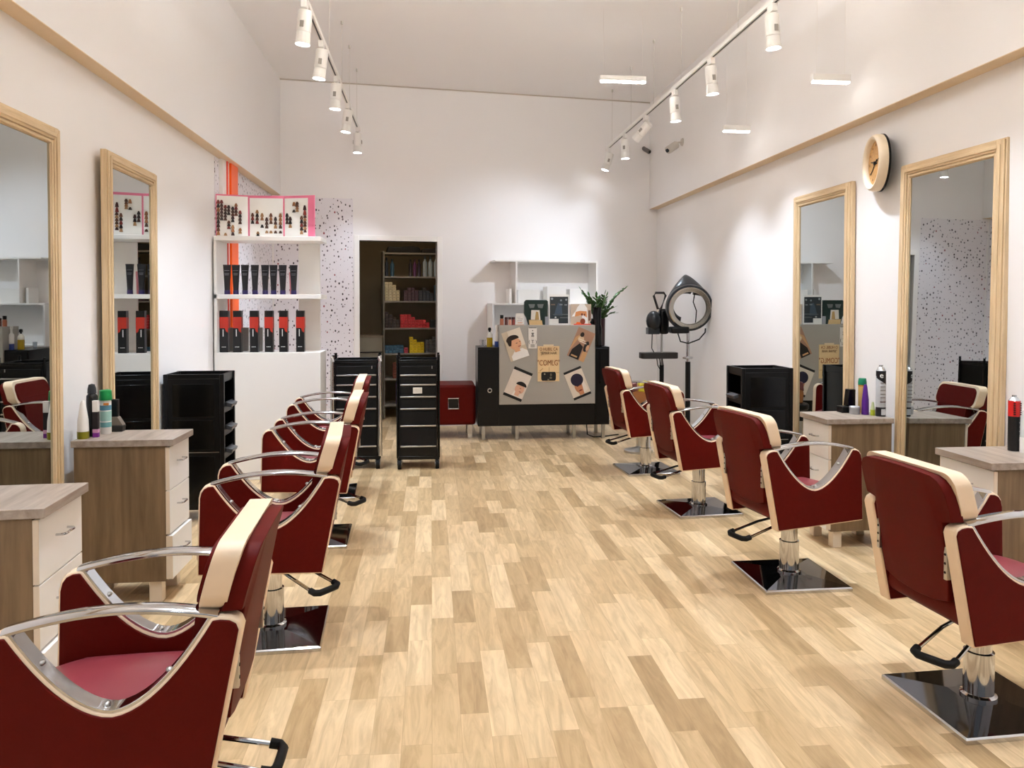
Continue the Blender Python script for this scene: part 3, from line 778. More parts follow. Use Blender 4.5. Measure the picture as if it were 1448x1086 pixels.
text('( T )', .05, cm((70, 68, 66)), o, (0, -.0036, -.04), (R(90), 0, 0))
o = picture('wooden_sign', 'pale wooden sign reading COMLG with a black plate on the grey panel', 'sign', .232, .375, [
    ((206, 172, 122), rect(-.98, .98, -.52, -.48)), ((196, 160, 112), [(-.85, -.4), (-.55, -.24), (-.5, -.27), (-.78, -.44)]), ((196, 160, 112), rect(.02, .07, -.47, -.2)), ((22, 20, 19), rrect(-.68, .68, -.96, -.46, .14)), ((170, 160, 140), ellipse(-.36, -.58, .07, .05, 10)), ((110, 100, 84), ellipse(.22, -.62, .09, .09, 10)), ((110, 100, 84), ellipse(.2, -.8, .12, .07, 10)), ((140, 128, 108), ellipse(-.02, -.9, .1, .04, 10))],
    (1.240, yf-.004, .815), (0, 0, 0), base=(232, 204, 156), th=.008)
MB().box(-.055, .055, .0, .006, .185, .205).build('hanger', cm((230, 212, 178)), o)
text('O HUBIL CA', .046, cm((132, 62, 28)), o, (0, -.0045, .155), (R(90), 0, 0), sx=.78)
text('"JEMAR HAIR', .040, cm((96, 56, 26)), o, (0, -.0045, .113), (R(90), 0, 0), sx=.78)
text('"COMLG"', .082, cm((150, 78, 28)), o, (0, -.0045, .008), (R(90), 0, 0), sx=.70)

# things on the counter shelf (z 1.225) and on the body top (z .99)
zt = 1.225; yt = 8.20
def bottle(name, label, cat, loc, parts, group=None):
    """parts: [(part name, material, [(r,z)...])]"""
    t = thing(name, label, cat, loc, 0, group)
    for pn, m, prof in parts: MB().lathe(prof, 20).build(pn, m, t)
    return t
bottle('nail_bottle', 'small brown bottle with a black cap at the left end of the counter shelf', 'bottle', (.752, yt, zt), [('bottle_body', cm((170, 104, 78)), [(.021, 0), (.021, .065), (.012, .07)]), ('cap', W['black'], [(.019, .0705), (.019, .108)])])
for i, (x, c, lb) in enumerate(((.80, (110, 60, 52), 'small dark red jar, first of three jars beside the brown bottle'), (.84, (206, 150, 130), 'small pale pink jar, middle of three jars on the counter shelf'), (.878, (140, 66, 56), 'small red-brown jar, third jar next to the white card'))):
    bottle('cosmetic_jar', lb, 'jar', (x, yt, zt), [('jar_body', cm(c), [(.018, 0), (.018, .055), (.014, .06)]), ('lid', cm((70, 40, 40)), [(.018, .0605), (.018, .085)])], 'small jars on the counter shelf')
picture('price_card', 'small white printed card with orange edge standing on the counter shelf', 'card', .088, .125, [((222, 140, 84), rect(-1, 1, -1, -.93)), ((196, 190, 186), rect(-.7, .1, .3, .4)), ((170, 165, 160), rect(-.6, .7, 0, .1)), ((186, 176, 170), rect(-.7, .5, -.35, -.2)), ((206, 150, 120), rect(-.6, .6, -.7, -.55))], (.948, yt, zt+.0625), (0, 0, 0))
t = thing('display_stand', 'dark green and black display stand with gold and white front on the counter shelf', 'display', (1.125, yt, zt))
MB().prism([(-.085, 0), (.115, 0), (.125, .10), (.128, .255), (.112, .27), (-.11, .27), (-.128, .25), (-.132, .12), (-.105, .075)], 'Y', 0, .06).build('shell', cm((22, 44, 38), .35), t, bevel=.006)
MB().prism([(-.085, .225), (-.015, .225), (-.025, .185), (-.07, .18)], 'Y', -.004, .002).prism([(.01, .225), (.08, .225), (.065, .18), (.02, .185)], 'Y', -.004, .002).build('grey_badge', cm((112, 116, 116)), t)
MB().prism([(-.075, 0), (.068, 0), (.06, .05), (-.08, .055)], 'Y', -.008, .002).build('gold_tray', cm((214, 182, 130)), t)
MB().prism([(-.06, .058), (.045, .052), (.035, .16), (-.055, .16)], 'Y', -.005, .002).build('photo_insert', cm((222, 216, 206)), t)
MB().prism([(-.015, .056), (.03, .056), (.02, .14), (-.005, .145)], 'Y', -.007, .002).build('gold_figure', cm((180, 148, 92)), t)
MB().box(.095, .132, -.004, .03, .0, .09).build('grey_base', cm((150, 152, 158)), t)
t = picture('framed_poster', 'dark poster in a white frame standing on the counter shelf', 'poster', .218, .328, [
    ((46, 54, 58), rect(-.92, .92, -.9, .86)), ((66, 82, 98), [(-.5, -.4), (-.3, .1), (-.1, .45), (.25, .4), (.35, -.4)]), ((150, 160, 164), ellipse(-.7, .72, .12, .08, 10)), ((130, 142, 148), ellipse(.2, .62, .1, .07, 10)), ((150, 160, 164), ellipse(.72, .66, .1, .07, 10)), ((120, 100, 84), rect(-.8, -.4, .3, .38)), ((128, 136, 140), rect(.05, .35, .3, .38)), ((128, 136, 140), rect(.55, .8, .28, .36)),
    ((228, 226, 220), rect(-.95, -.05, -.93, -.6)), ((100, 106, 108), rect(.1, .9, -.34, -.28)), ((100, 106, 108), rect(.1, .9, -.55, -.5)), ((160, 164, 164), ellipse(-.35, -.5, .1, .06, 10)), ((90, 96, 98), rect(-.6, .3, -.34, -.3))],
    (1.372, yt, zt+.164), (0, 0, 0), base=(238, 236, 232), th=.012)
t = picture('photo_card', 'orange and white photo card at the right end of the counter shelf', 'card', .225, .225, [
    ((206, 186, 166), rect(-1, 1, -1, 1)), ((246, 244, 242), [(-.9, -.2), (-.5, .35), (-.35, .7), (-.1, .98), (.35, .98), (.62, .6), (.7, -.9), (.2, -.9), (.1, -.1)]), ((222, 150, 96), [(-.6, -.2), (-.5, .25), (-.1, .35), (.55, .3), (.6, -.3), (.2, -.05)]), ((150, 70, 44), ellipse(.18, -.66, .25, .28)), ((120, 60, 50), ellipse(.1, .0, .1, .12)), ((120, 60, 50), ellipse(.35, -.02, .08, .1)), ((120, 90, 72), rect(.72, .95, -.6, .4)), ((240, 110, 40), [(-.55, -1), (.0, -1), (-.05, -.75), (-.4, -.72)]), ((214, 60, 34), rect(-.7, 1, -1, -.9))],
    (1.612, yt, zt+.1125), (0, 0, 0))
tag(MB().sphere((0, 0, .028), .028, 12, (1.1, 1, 1)).sphere((.016, 0, .05), .016, 10).build('trinket', W['blackmatte'], None, loc=(1.733, yt+.02, zt)), 'small dark figurine at the right corner of the counter shelf', 'figurine')
bottle('oil_bottle', 'bottle of yellow oil with a black pump on the left end of the counter', 'bottle', (.625, 8.25, .99), [('oil', cm((180, 150, 30), .2), [(.032, 0), (.032, .10)]), ('bottle_body', cm((228, 226, 214), .2), [(.032, .1005), (.032, .13), (.014, .16)]), ('pump', W['black'], [(.010, .16), (.010, .175), (.018, .176), (.016, .205), (.0, .21)])])
bottle('spray_bottle', 'white spray bottle with a blue base on the left end of the counter', 'bottle', (.70, 8.22, .99), [('base', cm((54, 82, 160)), [(.024, 0), (.024, .06)]), ('bottle_body', W['white'], [(.024, .0605), (.024, .15), (.010, .17), (.010, .21)]), ('nozzle', W['white'], [(.014, .2105), (.014, .235)])])
for i, x in enumerate((.545, .575)):
    bottle('drinking_glass', ('clear glass at the far left corner of the counter', 'clear glass beside the yellow oil bottle')[i], 'glass', (x, 8.42 if i else 8.36, .99), [('glass_body', W['glass'], [(.018, 0), (.022, .07), (.020, .07), (.017, .004), (0, .004)])])

# plant on the counter, right end
t = thing('potted_plant', 'green leafy plant in a burgundy pot on the right end of the counter', 'plant', (1.838, 8.36, .99))
MB().lathe([(.068, 0), (.075, .01), (.078, .30), (.070, .30), (.067, .26), (0, .26)], 28).build('pot', W['burgundy'], t)
fo = MB(); stm = MB()
def frond(az, lean, L, n, droop=.0, z0=.27, k=1.):
    az = R(az); d = Vector((math.cos(az), math.sin(az), 0)); pts = []
    for i in range(9):
        u = i/8.; a = R(lean)*(.35+.65*u)+droop*u*u
        if i == 0: p = Vector((d.x*.03, d.y*.03, z0)); pts.append(p); continue
        pts.append(pts[-1]+(d*math.sin(a)+Vector((0, 0, math.cos(a))))*L/8)
    stm.tube([tuple(p) for p in pts], .005*k, 6)
    sd = Vector((-d.y, d.x, 0))
    for i in range(n):
        u = .22+.78*i/(n-1); f = u*8; j = min(7, int(f)); p = pts[j].lerp(pts[j+1], f-j); tg = (pts[j+1]-pts[j]).normalized()
        for s_ in ((1, -1) if i < n-1 else (0,)):
            ln = .062*k*(1-.35*abs(u-.5))*random.uniform(.85, 1.15); w = ln*.26
            dirv = (tg*.75+sd*s_*.8+Vector((0, 0, random.uniform(-.1, .2)))).normalized() if s_ else tg
            wv = dirv.cross(Vector((random.uniform(-.4, .4), random.uniform(-.4, .4), 1)).normalized()).normalized(); up = wv.cross(dirv)
            rows = []
            for q, ww in ((0, .15), (.25, .8), (.5, 1.), (.78, .65), (1, .05)):
                c = p+dirv*ln*q; rows.append([fo.bm.verts.new(c+wv*w*ww), fo.bm.verts.new(c-up*w*.22*ww), fo.bm.verts.new(c-wv*w*ww)])
            for a, b in zip(rows, rows[1:]):
                fo.bm.faces.new((a[0], a[1], b[1], b[0])); fo.bm.faces.new((a[1], a[2], b[2], b[1]))
for az, lean, L, n, dr_, k in ((182, 30, .40, 10, .1, 1.2), (2, 46, .48, 12, .1, 1.1), (170, 18, .30, 9, 0, 1.2), (20, 20, .30, 9, 0, 1.2), (250, 25, .30, 9, .2, 1.2), (300, 15, .32, 9, .1, 1.1), (90, 12, .30, 9, .1, 1.1), (330, 44, .24, 7, .4, 1.1), (215, 22, .28, 8, .3, 1.2), (350, 62, .20, 6, .4, 1.), (130, 26, .27, 8, .1, 1.), (275, 5, .26, 8, .1, 1.2)):
    frond(az, lean, L, n, dr_, .25, k)
stm.build('stems', W['stem'], t); fo.build('leaves', W['leaf'], t)
bottle('vase', 'tall black vase in front of the potted plant', 'vase', (1.79, 8.20, .99), [('vase_body', W['blackgloss'], [(.052, 0), (.055, .01), (.055, .20), (.045, .24), (.046, .40), (.050, .425), (.042, .425), (.040, .25), (0, .24)])])

# wall shelf behind the counter
t = thing('display_shelf', 'white open box shelf fixed to the back wall behind the counter', 'shelf', BM @ Vector((0, 0, 0)), BA)
a, b = bs(.70), bs(1.95); D = -.30
MB().box(a, b, D, 0, 1.945, 1.965).build('top_board', W['white'], t, bevel=.002)
MB().box(b-.02, b, D, 0, 1.46, 1.945).build('end_board', W['white'], t, bevel=.002)
MB().box(bs(.668), b, D, 0, 1.44, 1.46).build('bottom_board', W['white'], t, bevel=.002)
MB().box(bs(.955)-.01, bs(.955)+.01, D, 0, 1.46, 1.945).build('divider', W['white'], t, bevel=.002)
MB().box(bs(.668), bs(.688), D, 0, 1.0, 1.44).build('lower_side', W['white'], t, bevel=.002)
MB().box(bs(.668), bs(1.95), D, 0, .98, 1.0).build('lower_board', W['white'], t, bevel=.002)
MB().box(b-.02, b, D, 0, 1.0, 1.44).build('lower_end', W['white'], t, bevel=.002)
for i, (x, w, h, lb) in enumerate(((.90, .03, .17, 'slim white folder upright in the wall shelf'), (1.12, .27, .16, 'wide white box in the wall shelf, left'), (1.46, .235, .20, 'tall white box in the wall shelf, middle'), (1.72, .20, .17, 'white box in the wall shelf, right'))):
    o = MB().box(-w/2, w/2, -.24, -.06, 0, h).build('storage_box' if i else 'folder', W['white'], None, bevel=.003, loc=BM @ Vector((bs(x), 0, 1.46)), rot=(0, 0, BA))
    tag(o, lb, 'box')

# ------------------------------------------------------------------ red bench
t = thing('waiting_bench', 'dark red upholstered bench with chrome fittings beside the reception counter', 'bench', (.155, 8.24, 0))
MB().box(-.32, .32, 0, .5, .15, .582).build('upholstered_block', W['red'], t, bevel=.03, seg=4)
for x in (-.22, .06):
    MB().tube([(x-.035, -.01, .44), (x+.075, -.01, .44), (x+.075, -.01, .33), (x-.035, -.01, .33)], .008, 8, True).build('chrome_loop', W['chrome'], t)
    MB().box(x-.03, x+.07, -.008, .004, .336, .434).build('black_inset', W['blackgloss'], t)
for x in (-.26, .26):
    for y in (.08, .42): MB().box(x-.03, x+.03, y-.03, y+.03, 0, .15).build('foot', W['chrome'], t, bevel=.004)

# ------------------------------------------------------------------ hood dryers
t = thing('hood_dryer', 'black hood dryer with a silver rimmed opening on a stand in the right rear corner', 'hair dryer', (2.62, 7.62, 0))
c = Vector((.005, 0, 1.41))
view = (Vector((0, 0, 1.45))-Vector((2.62, 7.62, 1.41))).normalized()
ax = (Matrix.Rotation(R(12), 3, 'Z') @ Vector((view.x, view.y, -.12))).normalized()     # opening axis towards the room
HM = Matrix.Translation(c) @ ax.to_track_quat('Z', 'Y').to_matrix().to_4x4()
MB().lathe([(.165, .0), (.165, .010), (.172, .022), (.205, .026), (.218, .012), (.205, -.004), (.165, .0)], 48, HM, False).build('rim', mat('silver rim', (176, 170, 160), .22, .9, var=.05), t)
MB().lathe([(.2185, .016), (.235, .012), (.243, -.02), (.238, -.06), (.218, -.075), (.2185, -.02), (.2185, .016)], 48, HM, False).build('outer_ring', cm((44, 46, 50), .25), t)
# inner black half shell (left side of the bowl) and grey dome above
sh = MB(); bm = sh.bm; rings = []
for k in range(9):
    u = k/8.; r = .214-.085*u*u; z = -.03-.16*u; row = []
    for i in range(25):
        a = R(70+180*i/24.); row.append(bm.verts.new(HM @ Vector((r*math.cos(a), r*math.sin(a), z))))
    rings.append(row)
for A, B in zip(rings, rings[1:]):
    for i in range(24): bm.faces.new((A[i], A[i+1], B[i+1], B[i]))
o = sh.build('bowl', W['black'], t); so = o.modifiers.new('solid', 'SOLIDIFY'); so.thickness = .006; so.offset = 1
dm = MB(); bm = dm.bm; rings = []
for k in range(9):
    u = k/8.; row = []
    for i in range(21):
        a = R(20+140*i/20.); r = .238*(1-.0*u)
        # ring rises to a rounded ridge behind the opening
        q = Vector((r*math.cos(a)*(1-.62*u**1.6), r*math.sin(a)+.085*math.sin(PI/2*u)*math.sin(a), -.05-.19*u)); row.append(bm.verts.new(HM @ q))
    rings.append(row)
for A, B in zip(rings, rings[1:]):
    for i in range(20): bm.faces.new((A[i], A[i+1], B[i+1], B[i]))
o = dm.build('dome', cm((58, 60, 63), .32), t); so = o.modifiers.new('solid', 'SOLIDIFY'); so.thickness = .008
MB().box(-.19, -.0, -.03, .10, 1.15, 1.22).build('control_box', W['black'], t, bevel=.02, seg=3)
MB().tube([(0, .03, 1.17), (0, .03, .86)], .017, 14).build('upper_pole', W['chrome'], t)
MB().tube([(0, .03, .86), (0, .03, .08)], .026, 14).build('lower_pole', W['black'], t)
MB().tube([(-.03, .0, .9), (.03, .0, .9), (.045, .03, .9), (.03, .06, .9), (-.03, .06, .9), (-.045, .03, .9)], .012, 8, True).build('clamp', W['chrome'], t)
MB().tube([(-.12, 0, 1.16), (-.1, -.03, 1.07), (-.02, -.04, 1.05), (.1, -.02, 1.09), (.17, .0, 1.16), (.18, .02, 1.20)], .007).build('cord', W['blackmatte'], t)
MB().tube([(.10, .12, 1.56), (.085, .12, 1.47), (.12, .12, 1.38), (.11, .12, 1.25)], .006).build('inner_cord', W['blackmatte'], t)
bs_ = MB()
for k in range(5):
    a = R(72*k+20); bs_.tube([(0, .03, .09), (.2*math.cos(a), .03+.2*math.sin(a), .065)], .014, 8)
bs_.build('star_base', W['black'], t)
for k in range(5):
    a = R(72*k+20); x, y = .2*math.cos(a), .03+.2*math.sin(a)
    MB().cyl((x-.012, y, .028), (x+.012, y, .028), .028, n=16).box(x-.008, x+.008, y-.008, y+.008, .028, .062).build('caster', W['blackmatte'], t)

t = thing('climate_dryer', 'dark dryer lamp head with looped handle on a pole beside the hood dryer', 'hair dryer', (2.415, 7.98, 0))
MB().sphere((-.06, 0, 1.27), .10, 20, (.8, .9, 1.1)).box(-.13, -.01, -.05, .05, 1.13, 1.2).build('lamp_head', cm((42, 45, 48), .3), t)
MB().box(.0, .10, -.05, .06, 1.13, 1.40).build('motor_housing', W['black'], t, bevel=.03, seg=3)
MB().tube([(-.015, 0, 1.40), (-.06, 0, 1.54), (-.04, 0, 1.57), (.05, 0, 1.57), (.07, 0, 1.54), (.02, 0, 1.40)], .013, 8, True).build('handle', cm((50, 50, 52), .3), t)
MB().tube([(.03, 0, 1.2), (.03, 0, .80)], .012, 12).build('upper_pole', W['steel'], t)
MB().tube([(.03, 0, .80), (.03, 0, .08)], .024, 12).build('lower_pole', W['black'], t)
MB().prism(rrect(-.20, .20, -.06, .1, .04), 'Z', .87, .935).build('tray', cm((46, 44, 42), .35), t, bevel=.006)
for k in range(3): MB().tube([(-.03+.03*k, -.02, .87), (-.02+.03*k, -.02, .80), (.03, -.01, .72)], .005).build('cord', W['blackmatte'], t)
MB().tube([(-.08, -.02, 1.15), (-.085, -.02, .98), (-.06, -.02, .935)], .005).build('cord', W['blackmatte'], t)
MB().lathe([(.12, 0), (.12, .02), (.03, .06), (.024, .08)], 28, Matrix.Translation((.03, 0, 0))).build('foot', W['black'], t)

# ------------------------------------------------------------------ products on the cabinets
ZT = .797
# left cabinet (x -1.71..-1.24, y 3.825..4.185)
bottle('squeeze_bottle', 'white tapered squeeze bottle with an olive base, closest to the left wall on its cabinet', 'bottle', (-1.683, 3.92, ZT), [('cap', cm((128, 122, 20), .35), [(.026, 0), (.027, .005), (.027, .035)]), ('bottle_body', cm((232, 226, 218), .4), [(.026, .0355), (.024, .09), (.012, .17), (.006, .185), (0, .187)])])
bottle('spray_bottle', 'tall black styling bottle beside the green-capped spray on the left cabinet', 'bottle', (-1.668, 3.985, ZT), [('bottle_body', cm((18, 18, 20), .25), [(.020, 0), (.022, .01), (.026, .17), (.025, .2), (.016, .212)]), ('cap', cm((44, 46, 50), .35), [(.020, .2125), (.019, .235), (.014, .256), (0, .26)])])
tag(MB().use(cm((120, 34, 130))).box(-.013, .013, -.01, .01, 0, .022).use(cm((206, 150, 180))).box(-.013, .013, -.01, .01, .022, .04).use(cm((30, 20, 22))).box(-.013, .013, -.01, .01, .04, .125).use(cm((232, 226, 220))).box(-.013, .013, -.01, .01, .125, .18).build('product_box', None, None, bevel=.001, loc=(-1.638, 3.955, ZT)), 'narrow dark carton with a purple foot beside the green-capped spray', 'box')
t = bottle('spray_can', 'white and teal spray can with a green cap on the left cabinet', 'can', (-1.632, 4.055, ZT), [('can_body', cm((226, 222, 214), .35), [(.024, 0), (.026, .003), (.026, .165), (.024, .17)]), ('cap', cm((18, 132, 66), .3), [(.030, .1705), (.031, .175), (.028, .218), (.022, .222), (0, .222)])])
lb = MB().use(cm((110, 160, 158), .4)); lb.lathe([(.0264, .035), (.0264, .060)], 20).use(cm((150, 188, 176), .4)).lathe([(.0264, .066), (.0264, .115)], 20).use(cm((86, 138, 160), .4)).lathe([(.0264, .12), (.0264, .145)], 20).use(cm((206, 130, 60), .4)).box(.0, .024, -.0268, -.020, .146, .158); lb.build('label_print', None, t)
t = thing('hair_brush', 'black bristle brush with a flared dusty base on the left cabinet', 'brush', (-1.615, 4.128, ZT))
MB().prism([(-.028, .0), (.042, .0), (.046, .032), (-.028, .032)], 'Y', -.022, .022).build('bristle_pad', cm((42, 36, 30), .7), t, bevel=.004)
MB().prism([(-.028, .0325), (.044, .0325), (.018, .075), (-.02, .075)], 'Y', -.02, .02).build('flare', cm((118, 104, 90), .6), t, bevel=.002)
MB().box(-.024, .018, -.013, .013, .0755, .165).build('grip', W['black'], t, bevel=.004)
ZT = .7708
# right cabinet (x 2.30..2.77, y 4.355..4.715)
t = thing('charging_stand', 'black clipper charging stand with a silver pot on the right cabinet', 'charger', (2.60, 4.575, ZT))
MB().box(-.055, .045, -.04, .03, 0, .04).build('base', W['black'], t, bevel=.004)
MB().prism([(-.01, .0405), (.045, .0405), (.045, .145), (.002, .145)], 'Y', -.02, .03).build('upright', W['blackgloss'], t, bevel=.004)
bottle('styling_pot', 'round silver pot in front of the black charging stand', 'pot', (2.60, 4.49, ZT), [('pot_body', cm((178, 178, 180), .3, .6), [(.030, 0), (.031, .004), (.031, .036)]), ('lid', cm((196, 196, 198), .3, .6), [(.0315, .0365), (.0315, .046), (.028, .049), (0, .049)])])
bottle('spray_can', 'green-capped golden spray can on the right cabinet', 'can', (2.682, 4.545, ZT), [('can_body', cm((206, 172, 104), .35), [(.022, 0), (.024, .003), (.024, .165)]), ('collar', cm((196, 130, 40), .35), [(.0245, .1655), (.0245, .174)]), ('cap', cm((12, 120, 84), .3), [(.0255, .1745), (.0255, .19), (.022, .214), (.020, .216), (0, .216)])])
bottle('conditioner_bottle', 'purple tapered bottle on the right cabinet', 'bottle', (2.655, 4.465, ZT), [('bottle_body', cm((84, 30, 130), .3), [(.021, 0), (.022, .004), (.020, .09), (.012, .165), (.008, .185), (0, .186)])])
bottle('squeeze_bottle', 'small yellow-green bottle between the purple bottle and the tall silver can', 'bottle', (2.680, 4.425, ZT), [('bottle_body', cm((170, 178, 40), .35), [(.014, 0), (.014, .035)]), ('neck', cm((190, 200, 150), .3), [(.013, .0355), (.006, .08), (0, .083)])])
t = bottle('spray_can', 'tall silver and black hairspray can next to the right wall', 'can', (2.700, 4.375, ZT), [('can_body', cm((190, 192, 194), .3), [(.027, 0), (.028, .003), (.028, .275), (.026, .279)]), ('dome', cm((206, 208, 210), .2, .8), [(.026, .2795), (.018, .298), (.012, .302), (.012, .312), (0, .313)])])
lb = MB().use(cm((24, 24, 28), .3)); lb.lathe([(.0284, .003), (.0284, .058)], 24); 
n = 24; A = []
lb.use(cm((22, 22, 26), .3)).lathe([(.0284, .245), (.0284, .277)], 24)
ring0 = []; 
for i in range(25):
    a = PI+PI*i/24.; zl = .235-.055*i/24.; x, y = .0285*math.cos(a), .0285*math.sin(a)
    ring0.append((lb.bm.verts.new((x, y, .246)), lb.bm.verts.new((x, y, zl))))
for p, q in zip(ring0, ring0[1:]):
    f = lb.bm.faces.new((p[0], q[0], q[1], p[1])); f.material_index = lb.mi
lb.use(cm((90, 62, 56)))
for k in range(5):
    lb.box(-.017, .012, -.0289, -.022, .115+.022*k, .118+.022*k)
lb.box(-.018, .014, -.0289, -.022, .088, .094)
lb.use(cm((196, 198, 200))).box(-.012, .014, -.0292, -.022, .012, .048)
lb.build('label_print', None, t)
text('e', .045, cm((232, 232, 232)), t, (-.012, -.0268, .250), (R(90), 0, R(-10)), ext=.003)
# near right cabinet (y 3.01..3.37)
t = bottle('spray_can', 'red and black spray can on the nearest right cabinet', 'can', (2.686, 3.29, ZT), [('can_body', cm((20, 20, 22), .3), [(.024, 0), (.025, .003), (.025, .16)]), ('red_band', cm((200, 32, 28), .35), [(.0253, .1605), (.0253, .232)]), ('dome', cm((200, 202, 204), .2, .8), [(.024, .2325), (.014, .248), (.010, .250), (.010, .258), (0, .259)])])
lb = MB().use(cm((60, 8, 8)))
for k in range(6): lb.box(-.018, -.012, -.0248, -.016, .168+.010*k, .174+.010*k); lb.box(.010, .016, -.0258, -.016, .168+.010*k, .174+.010*k)
lb.use(cm((150, 150, 152)))
for k in range(5): lb.box(.006+.002*(k % 2), .012, -.0256, -.016, .05+.02*k, .056+.02*k)
lb.build('label_print', None, t)
bottle('squeeze_bottle', 'pale translucent bottle with a white base at the right picture edge', 'bottle', (2.703, 3.243, ZT), [('base', W['white'], [(.021, 0), (.021, .07)]), ('bottle_body', cm((214, 218, 216), .25), [(.0205, .0705), (.019, .15), (.012, .19), (0, .192)])])

# snack bag / yellow clutter behind the farthest right chair
t = thing('side_stool', 'small round stool holding a colourful bag behind the farthest right chair', 'stool', (2.02, 7.35, 0))
MB().lathe([(.15, .40), (.16, .41), (.16, .45), (.15, .46)], 24).build('seat', W['black'], t)
MB().lathe([(.14, 0), (.14, .02), (.03, .05), (.022, .06), (.022, .40)], 24).build('pedestal', W['steel'], t)
tag(MB().use(cm((150, 96, 52), .4)).prism([(-.09, 0), (.09, 0), (.10, .12), (.04, .2), (-.08, .19), (-.10, .1)], 'Y', -.05, .05).use(cm((196, 176, 40), .4)).prism([(-.02, .14), (.10, .12), (.08, .24), (.0, .21)], 'Y', -.055, .055).use(cm((110, 60, 56), .4)).prism([(-.10, .12), (-.02, .15), (-.03, .23), (-.09, .21)], 'Y', -.056, .056).build('snack_bag', None, None, bevel=.01, loc=(2.02, 7.35, .46)), 'yellow and brown paper bag standing on the small round stool', 'bag')

# ------------------------------------------------------------------ storeroom shelving and stock
SA = R(7.3)
t = thing('storage_rack', 'tall open shelving rack filled with stock inside the dark storeroom', 'rack', BW0, BA)
sx0, sx1, sy0, sy1 = bs(-.49), bs(.36), .72, 1.10
zs = [2.10, 1.80, 1.49, 1.15, .83, .51, .18]
for z in zs: MB().box(sx0, sx1, sy0, sy1, z-.02, z).build('shelf', W['steel'] if 0 else cm((150, 146, 138), .4), t)
for a in (sx0-.02, sx1):
    MB().box(a, a+.02, sy0, sy1, 0, 2.115).build('side_board', cm((128, 124, 114), .4), t)
RB = Matrix.Translation(BW0) @ Matrix.Rotation(BA, 4, 'Z')
def stock(z, x0, cols, rows, c, label, group, w=.046, h=.034, d=.10, heights=None, name='stock_box'):
    me0 = None
    for i in range(cols):
        hh = heights[i] if heights else rows
        for j in range(hh):
            if me0 is None:
                me0 = MB().use(cm(c, .45)).box(-w/2+.002, w/2-.002, -d/2, d/2, 0, h-.003).use(cm(tuple(int(v*.45) for v in c), .5)).box(-w/2+.012, w/2-.012, -d/2-.0005, -d/2+.001, .010, .014).build(name, None, None, smooth=False); o = me0
            else:
                o = me0.copy(); COL.objects.link(o)
            o.location = RB @ Vector((x0+w*(i+.5), sy0+.05+random.uniform(-.006, .006), z+h*j+.0005)); o.rotation_euler = (0, 0, BA)
            tag(o, label, 'box', group)
def s(x): return sx0+x
stock(1.49, s(.005), 4, 7, (228, 214, 176), 'cream stock box in the pale stack at the left of the second storeroom shelf', 'cream boxes on the second storeroom shelf', heights=[7, 7, 6, 4])
stock(1.49, s(.24), 4, 4, (92, 64, 72), 'dull plum stock box in the middle of the second storeroom shelf', 'plum boxes on the second storeroom shelf', heights=[4, 5, 5, 4])
stock(1.49, s(.43), 4, 4, (70, 76, 84), 'dark grey stock box right of the plum boxes on the second storeroom shelf', 'grey boxes on the second storeroom shelf', heights=[4, 5, 4, 3])
stock(1.49, s(.63), 4, 6, (84, 110, 128), 'steel blue stock box at the right of the second storeroom shelf', 'steel blue boxes on the second storeroom shelf', heights=[6, 7, 6, 6])
stock(1.15, s(.005), 4, 5, (66, 52, 48), 'dark brown stock box at the left of the third storeroom shelf', 'dark brown boxes on the third storeroom shelf', heights=[6, 5, 4, 3])
stock(1.15, s(.195), 8, 4, (220, 56, 62), 'bright red stock box in the red stack on the third storeroom shelf', 'red boxes on the third storeroom shelf', heights=[5, 5, 5, 4, 3, 3, 3, 2])
stock(1.15, s(.58), 5, 3, (56, 58, 58), 'charcoal stock box right of the red stack on the third storeroom shelf', 'charcoal boxes on the third storeroom shelf', heights=[3, 3, 4, 3, 3])
stock(1.15+.034*3+.002, s(.715), 2, 2, (180, 70, 150), 'magenta stock box on top of the charcoal boxes', 'magenta boxes on the third storeroom shelf', heights=[2, 2]) if 0 else None
stock(.83, s(.005), 5, 3, (66, 110, 140), 'blue stock box at the left of the fourth storeroom shelf', 'blue boxes on the fourth storeroom shelf', heights=[3, 3, 3, 3, 3])
stock(.83, s(.245), 1, 2, (206, 80, 96), 'pink stock box between the blue and yellow boxes', 'pink boxes on the fourth storeroom shelf')
stock(.83, s(.30), 5, 5, (236, 206, 30), 'yellow stock box in the yellow stack on the fourth storeroom shelf', 'yellow boxes on the fourth storeroom shelf', heights=[6, 2, 5, 4, 4]) if 0 else stock(.83, s(.31), 4, 5, (236, 206, 30), 'yellow stock box in the yellow stack on the fourth storeroom shelf', 'yellow boxes on the fourth storeroom shelf', heights=[6, 5, 4, 4])
stock(.83, s(.51), 7, 6, (96, 98, 100), 'grey stock box in the wide grey stack on the fourth storeroom shelf', 'grey boxes on the fourth storeroom shelf', heights=[5, 5, 6, 6, 5, 5, 5])
stock(.51, s(.10), 3, 4, (120, 60, 40), 'rust stock box at the left of the fifth storeroom shelf', 'rust boxes on the fifth storeroom shelf', heights=[6, 5, 4])
stock(.51, s(.30), 5, 4, (196, 70, 76), 'red stock box on the fifth storeroom shelf', 'red boxes on the fifth storeroom shelf', heights=[5, 7, 7, 5, 5])
stock(.51, s(.58), 5, 4, (80, 84, 88), 'dark grey stock box on the fifth storeroom shelf', 'grey boxes on the fifth storeroom shelf', heights=[5, 5, 5, 4, 4])
stock(.18, s(.14), 3, 7, (116, 46, 120), 'purple stock box on the lowest storeroom shelf', 'purple boxes on the lowest storeroom shelf', heights=[8, 8, 8])
